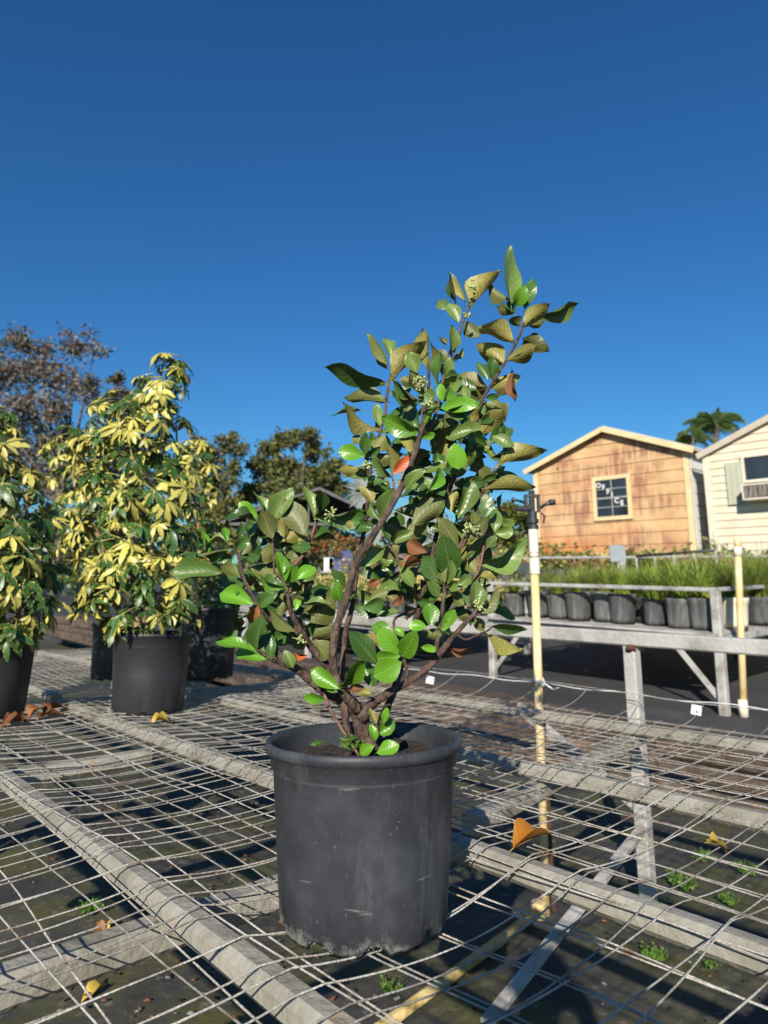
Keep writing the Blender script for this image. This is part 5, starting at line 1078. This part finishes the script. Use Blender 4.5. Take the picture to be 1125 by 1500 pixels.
for s_ in (-1, 1):
    n0 = len(B_); hx = ph.x + s_ * .085
    B_ += [(s_ * .17, 0, 1.42, .065), (s_ * .25 + .04, .33, 1.15, .047), (hx + s_ * .01, ph.y - .10, ph.z - .05, .03), (hx, ph.y - .035, ph.z - .02, .036, .02)]
    E_ += [(2, n0), (n0, n0 + 1), (n0 + 1, n0 + 2), (n0 + 2, n0 + 3)]
    for f_ in range(4):
        k = len(B_); zz = ph.z - .045 + .026 * f_; B_ += [(hx + s_ * .004, ph.y - .012, zz, .009), (hx - s_ * .004, ph.y + .014 - .003 * f_, zz + .002, .008), (hx - s_ * .022, ph.y + .022 - .003 * f_, zz + .002, .0075)]
        E_ += [(n0 + 3, k), (k, k + 1), (k + 1, k + 2)]
    k = len(B_); B_ += [(hx - s_ * .012, ph.y - .038, ph.z - .03, .011), (hx - s_ * .032, ph.y - .030, ph.z - .005, .0095)]; E_ += [(n0 + 3, k), (k, k + 1)]
    n0 = len(B_); B_ += [(s_ * .09, 0, .88, .095), (s_ * .10, .02, .50, .062), (s_ * .10, -.02, .09, .042), (s_ * .11, .13, .045, .036)]; E_ += [(0, n0), (n0, n0 + 1), (n0 + 1, n0 + 2), (n0 + 2, n0 + 3)]
skinned('body', B_, E_, skin)
skinned('shirt', [(0, 0, .84, .165, .125), (0, 0, 1.15, .155, .115), (0, 0, 1.37, .17, .12), (0, .005, 1.455, .085), (-.18, 0, 1.42, .085), (-.215, .2, 1.26, .066), (.18, 0, 1.42, .085), (.265, .2, 1.26, .066)], [(0, 1), (1, 2), (2, 3), (2, 4), (4, 5), (2, 6), (6, 7)], cloth)
skinned('trousers', [(0, 0, .93, .12, .10), (-.085, 0, .80, .105), (-.10, .02, .50, .085), (-.10, -.02, .12, .07), (.085, 0, .80, .105), (.10, .02, .50, .085), (.10, -.02, .12, .07)], [(0, 1), (1, 2), (2, 3), (0, 4), (4, 5), (5, 6)], denim)
skinned('hair', [(0, -.035, 1.60, .07), (0, -.03, 1.66, .105), (0, .0, 1.71, .105), (0, .04, 1.73, .085)], [(0, 1), (1, 2), (2, 3)], hairm)
for s_ in (-1, 1):
    skinned('shoe', [(s_ * .10, -.05, .06, .052), (s_ * .105, .05, .05, .05), (s_ * .112, .15, .042, .042)], [(0, 1), (1, 2)], M_['blackplastic'])
    skinned('ear', [(s_ * .088, .03, 1.64, .014, .02), (s_ * .098, .02, 1.66, .012, .018)], [(0, 1)], skin)
    MB().lathe([(0, .011), (.006, .009), (.011, .002), (.011, -.004)], 12).build('eye', mat('eye', [(.5, .5, .5), (.6, .6, .6)], 5, .2), pe, True, Matrix.Translation((s_ * .035, .118, 1.655)) @ Matrix.Rotation(R(-90), 4, 'X'))
skinned('mouth', [(-.02, .118, 1.585, .006), (0, .126, 1.583, .008), (.02, .118, 1.585, .006)], [(0, 1), (1, 2)], mat('lips', [(.4, .16, .13), (.45, .2, .16)], 9, .5))
phn = empty('phone', Vector((0, -.06, CZ)), 'black phone held upright in both hands of the person', 'phone')
MB().bar((-.074, 0, 0), (.074, 0, 0), .008, .072, ch=.3).build('case', M_['blackplastic'], phn)
MB().box((-.070, -.0052, -.033), (.070, -.0041, .033)).build('screen', glass, phn)

# chips, grit and dead bits strewn on the ground under the bench
lt = MB(); rq = random.Random(31)
for i in range(4200):
    u = rq.uniform(-5.2, .8); v = rq.uniform(.1, 2.6)
    if noise.noise((u * 1.2, v * 1.2, 8)) + rq.uniform(-.35, .35) < .05: continue
    c = uv(u, v, .008 + rq.uniform(0, .004)); s_ = rq.uniform(.003, .011); a = rq.uniform(0, 6.28); d = Vector((math.cos(a), math.sin(a), rq.uniform(-.2, .2))) * s_; e = Vector((-math.sin(a), math.cos(a), 0)) * s_ * rq.uniform(.3, .8)
    lt.add([c - d - e, c + d - e, c + d + e, c - d + e, c + Vector((0, 0, s_ * .5))], [(0, 1, 4), (1, 2, 4), (2, 3, 4), (3, 0, 4)], rq.randrange(3))
tag(lt.build('ground_litter', [M_['brown'], M_['crust'], M_['soil']]), 'chips and grit strewn on the dark ground under the wire bench', 'litter', kind='stuff')
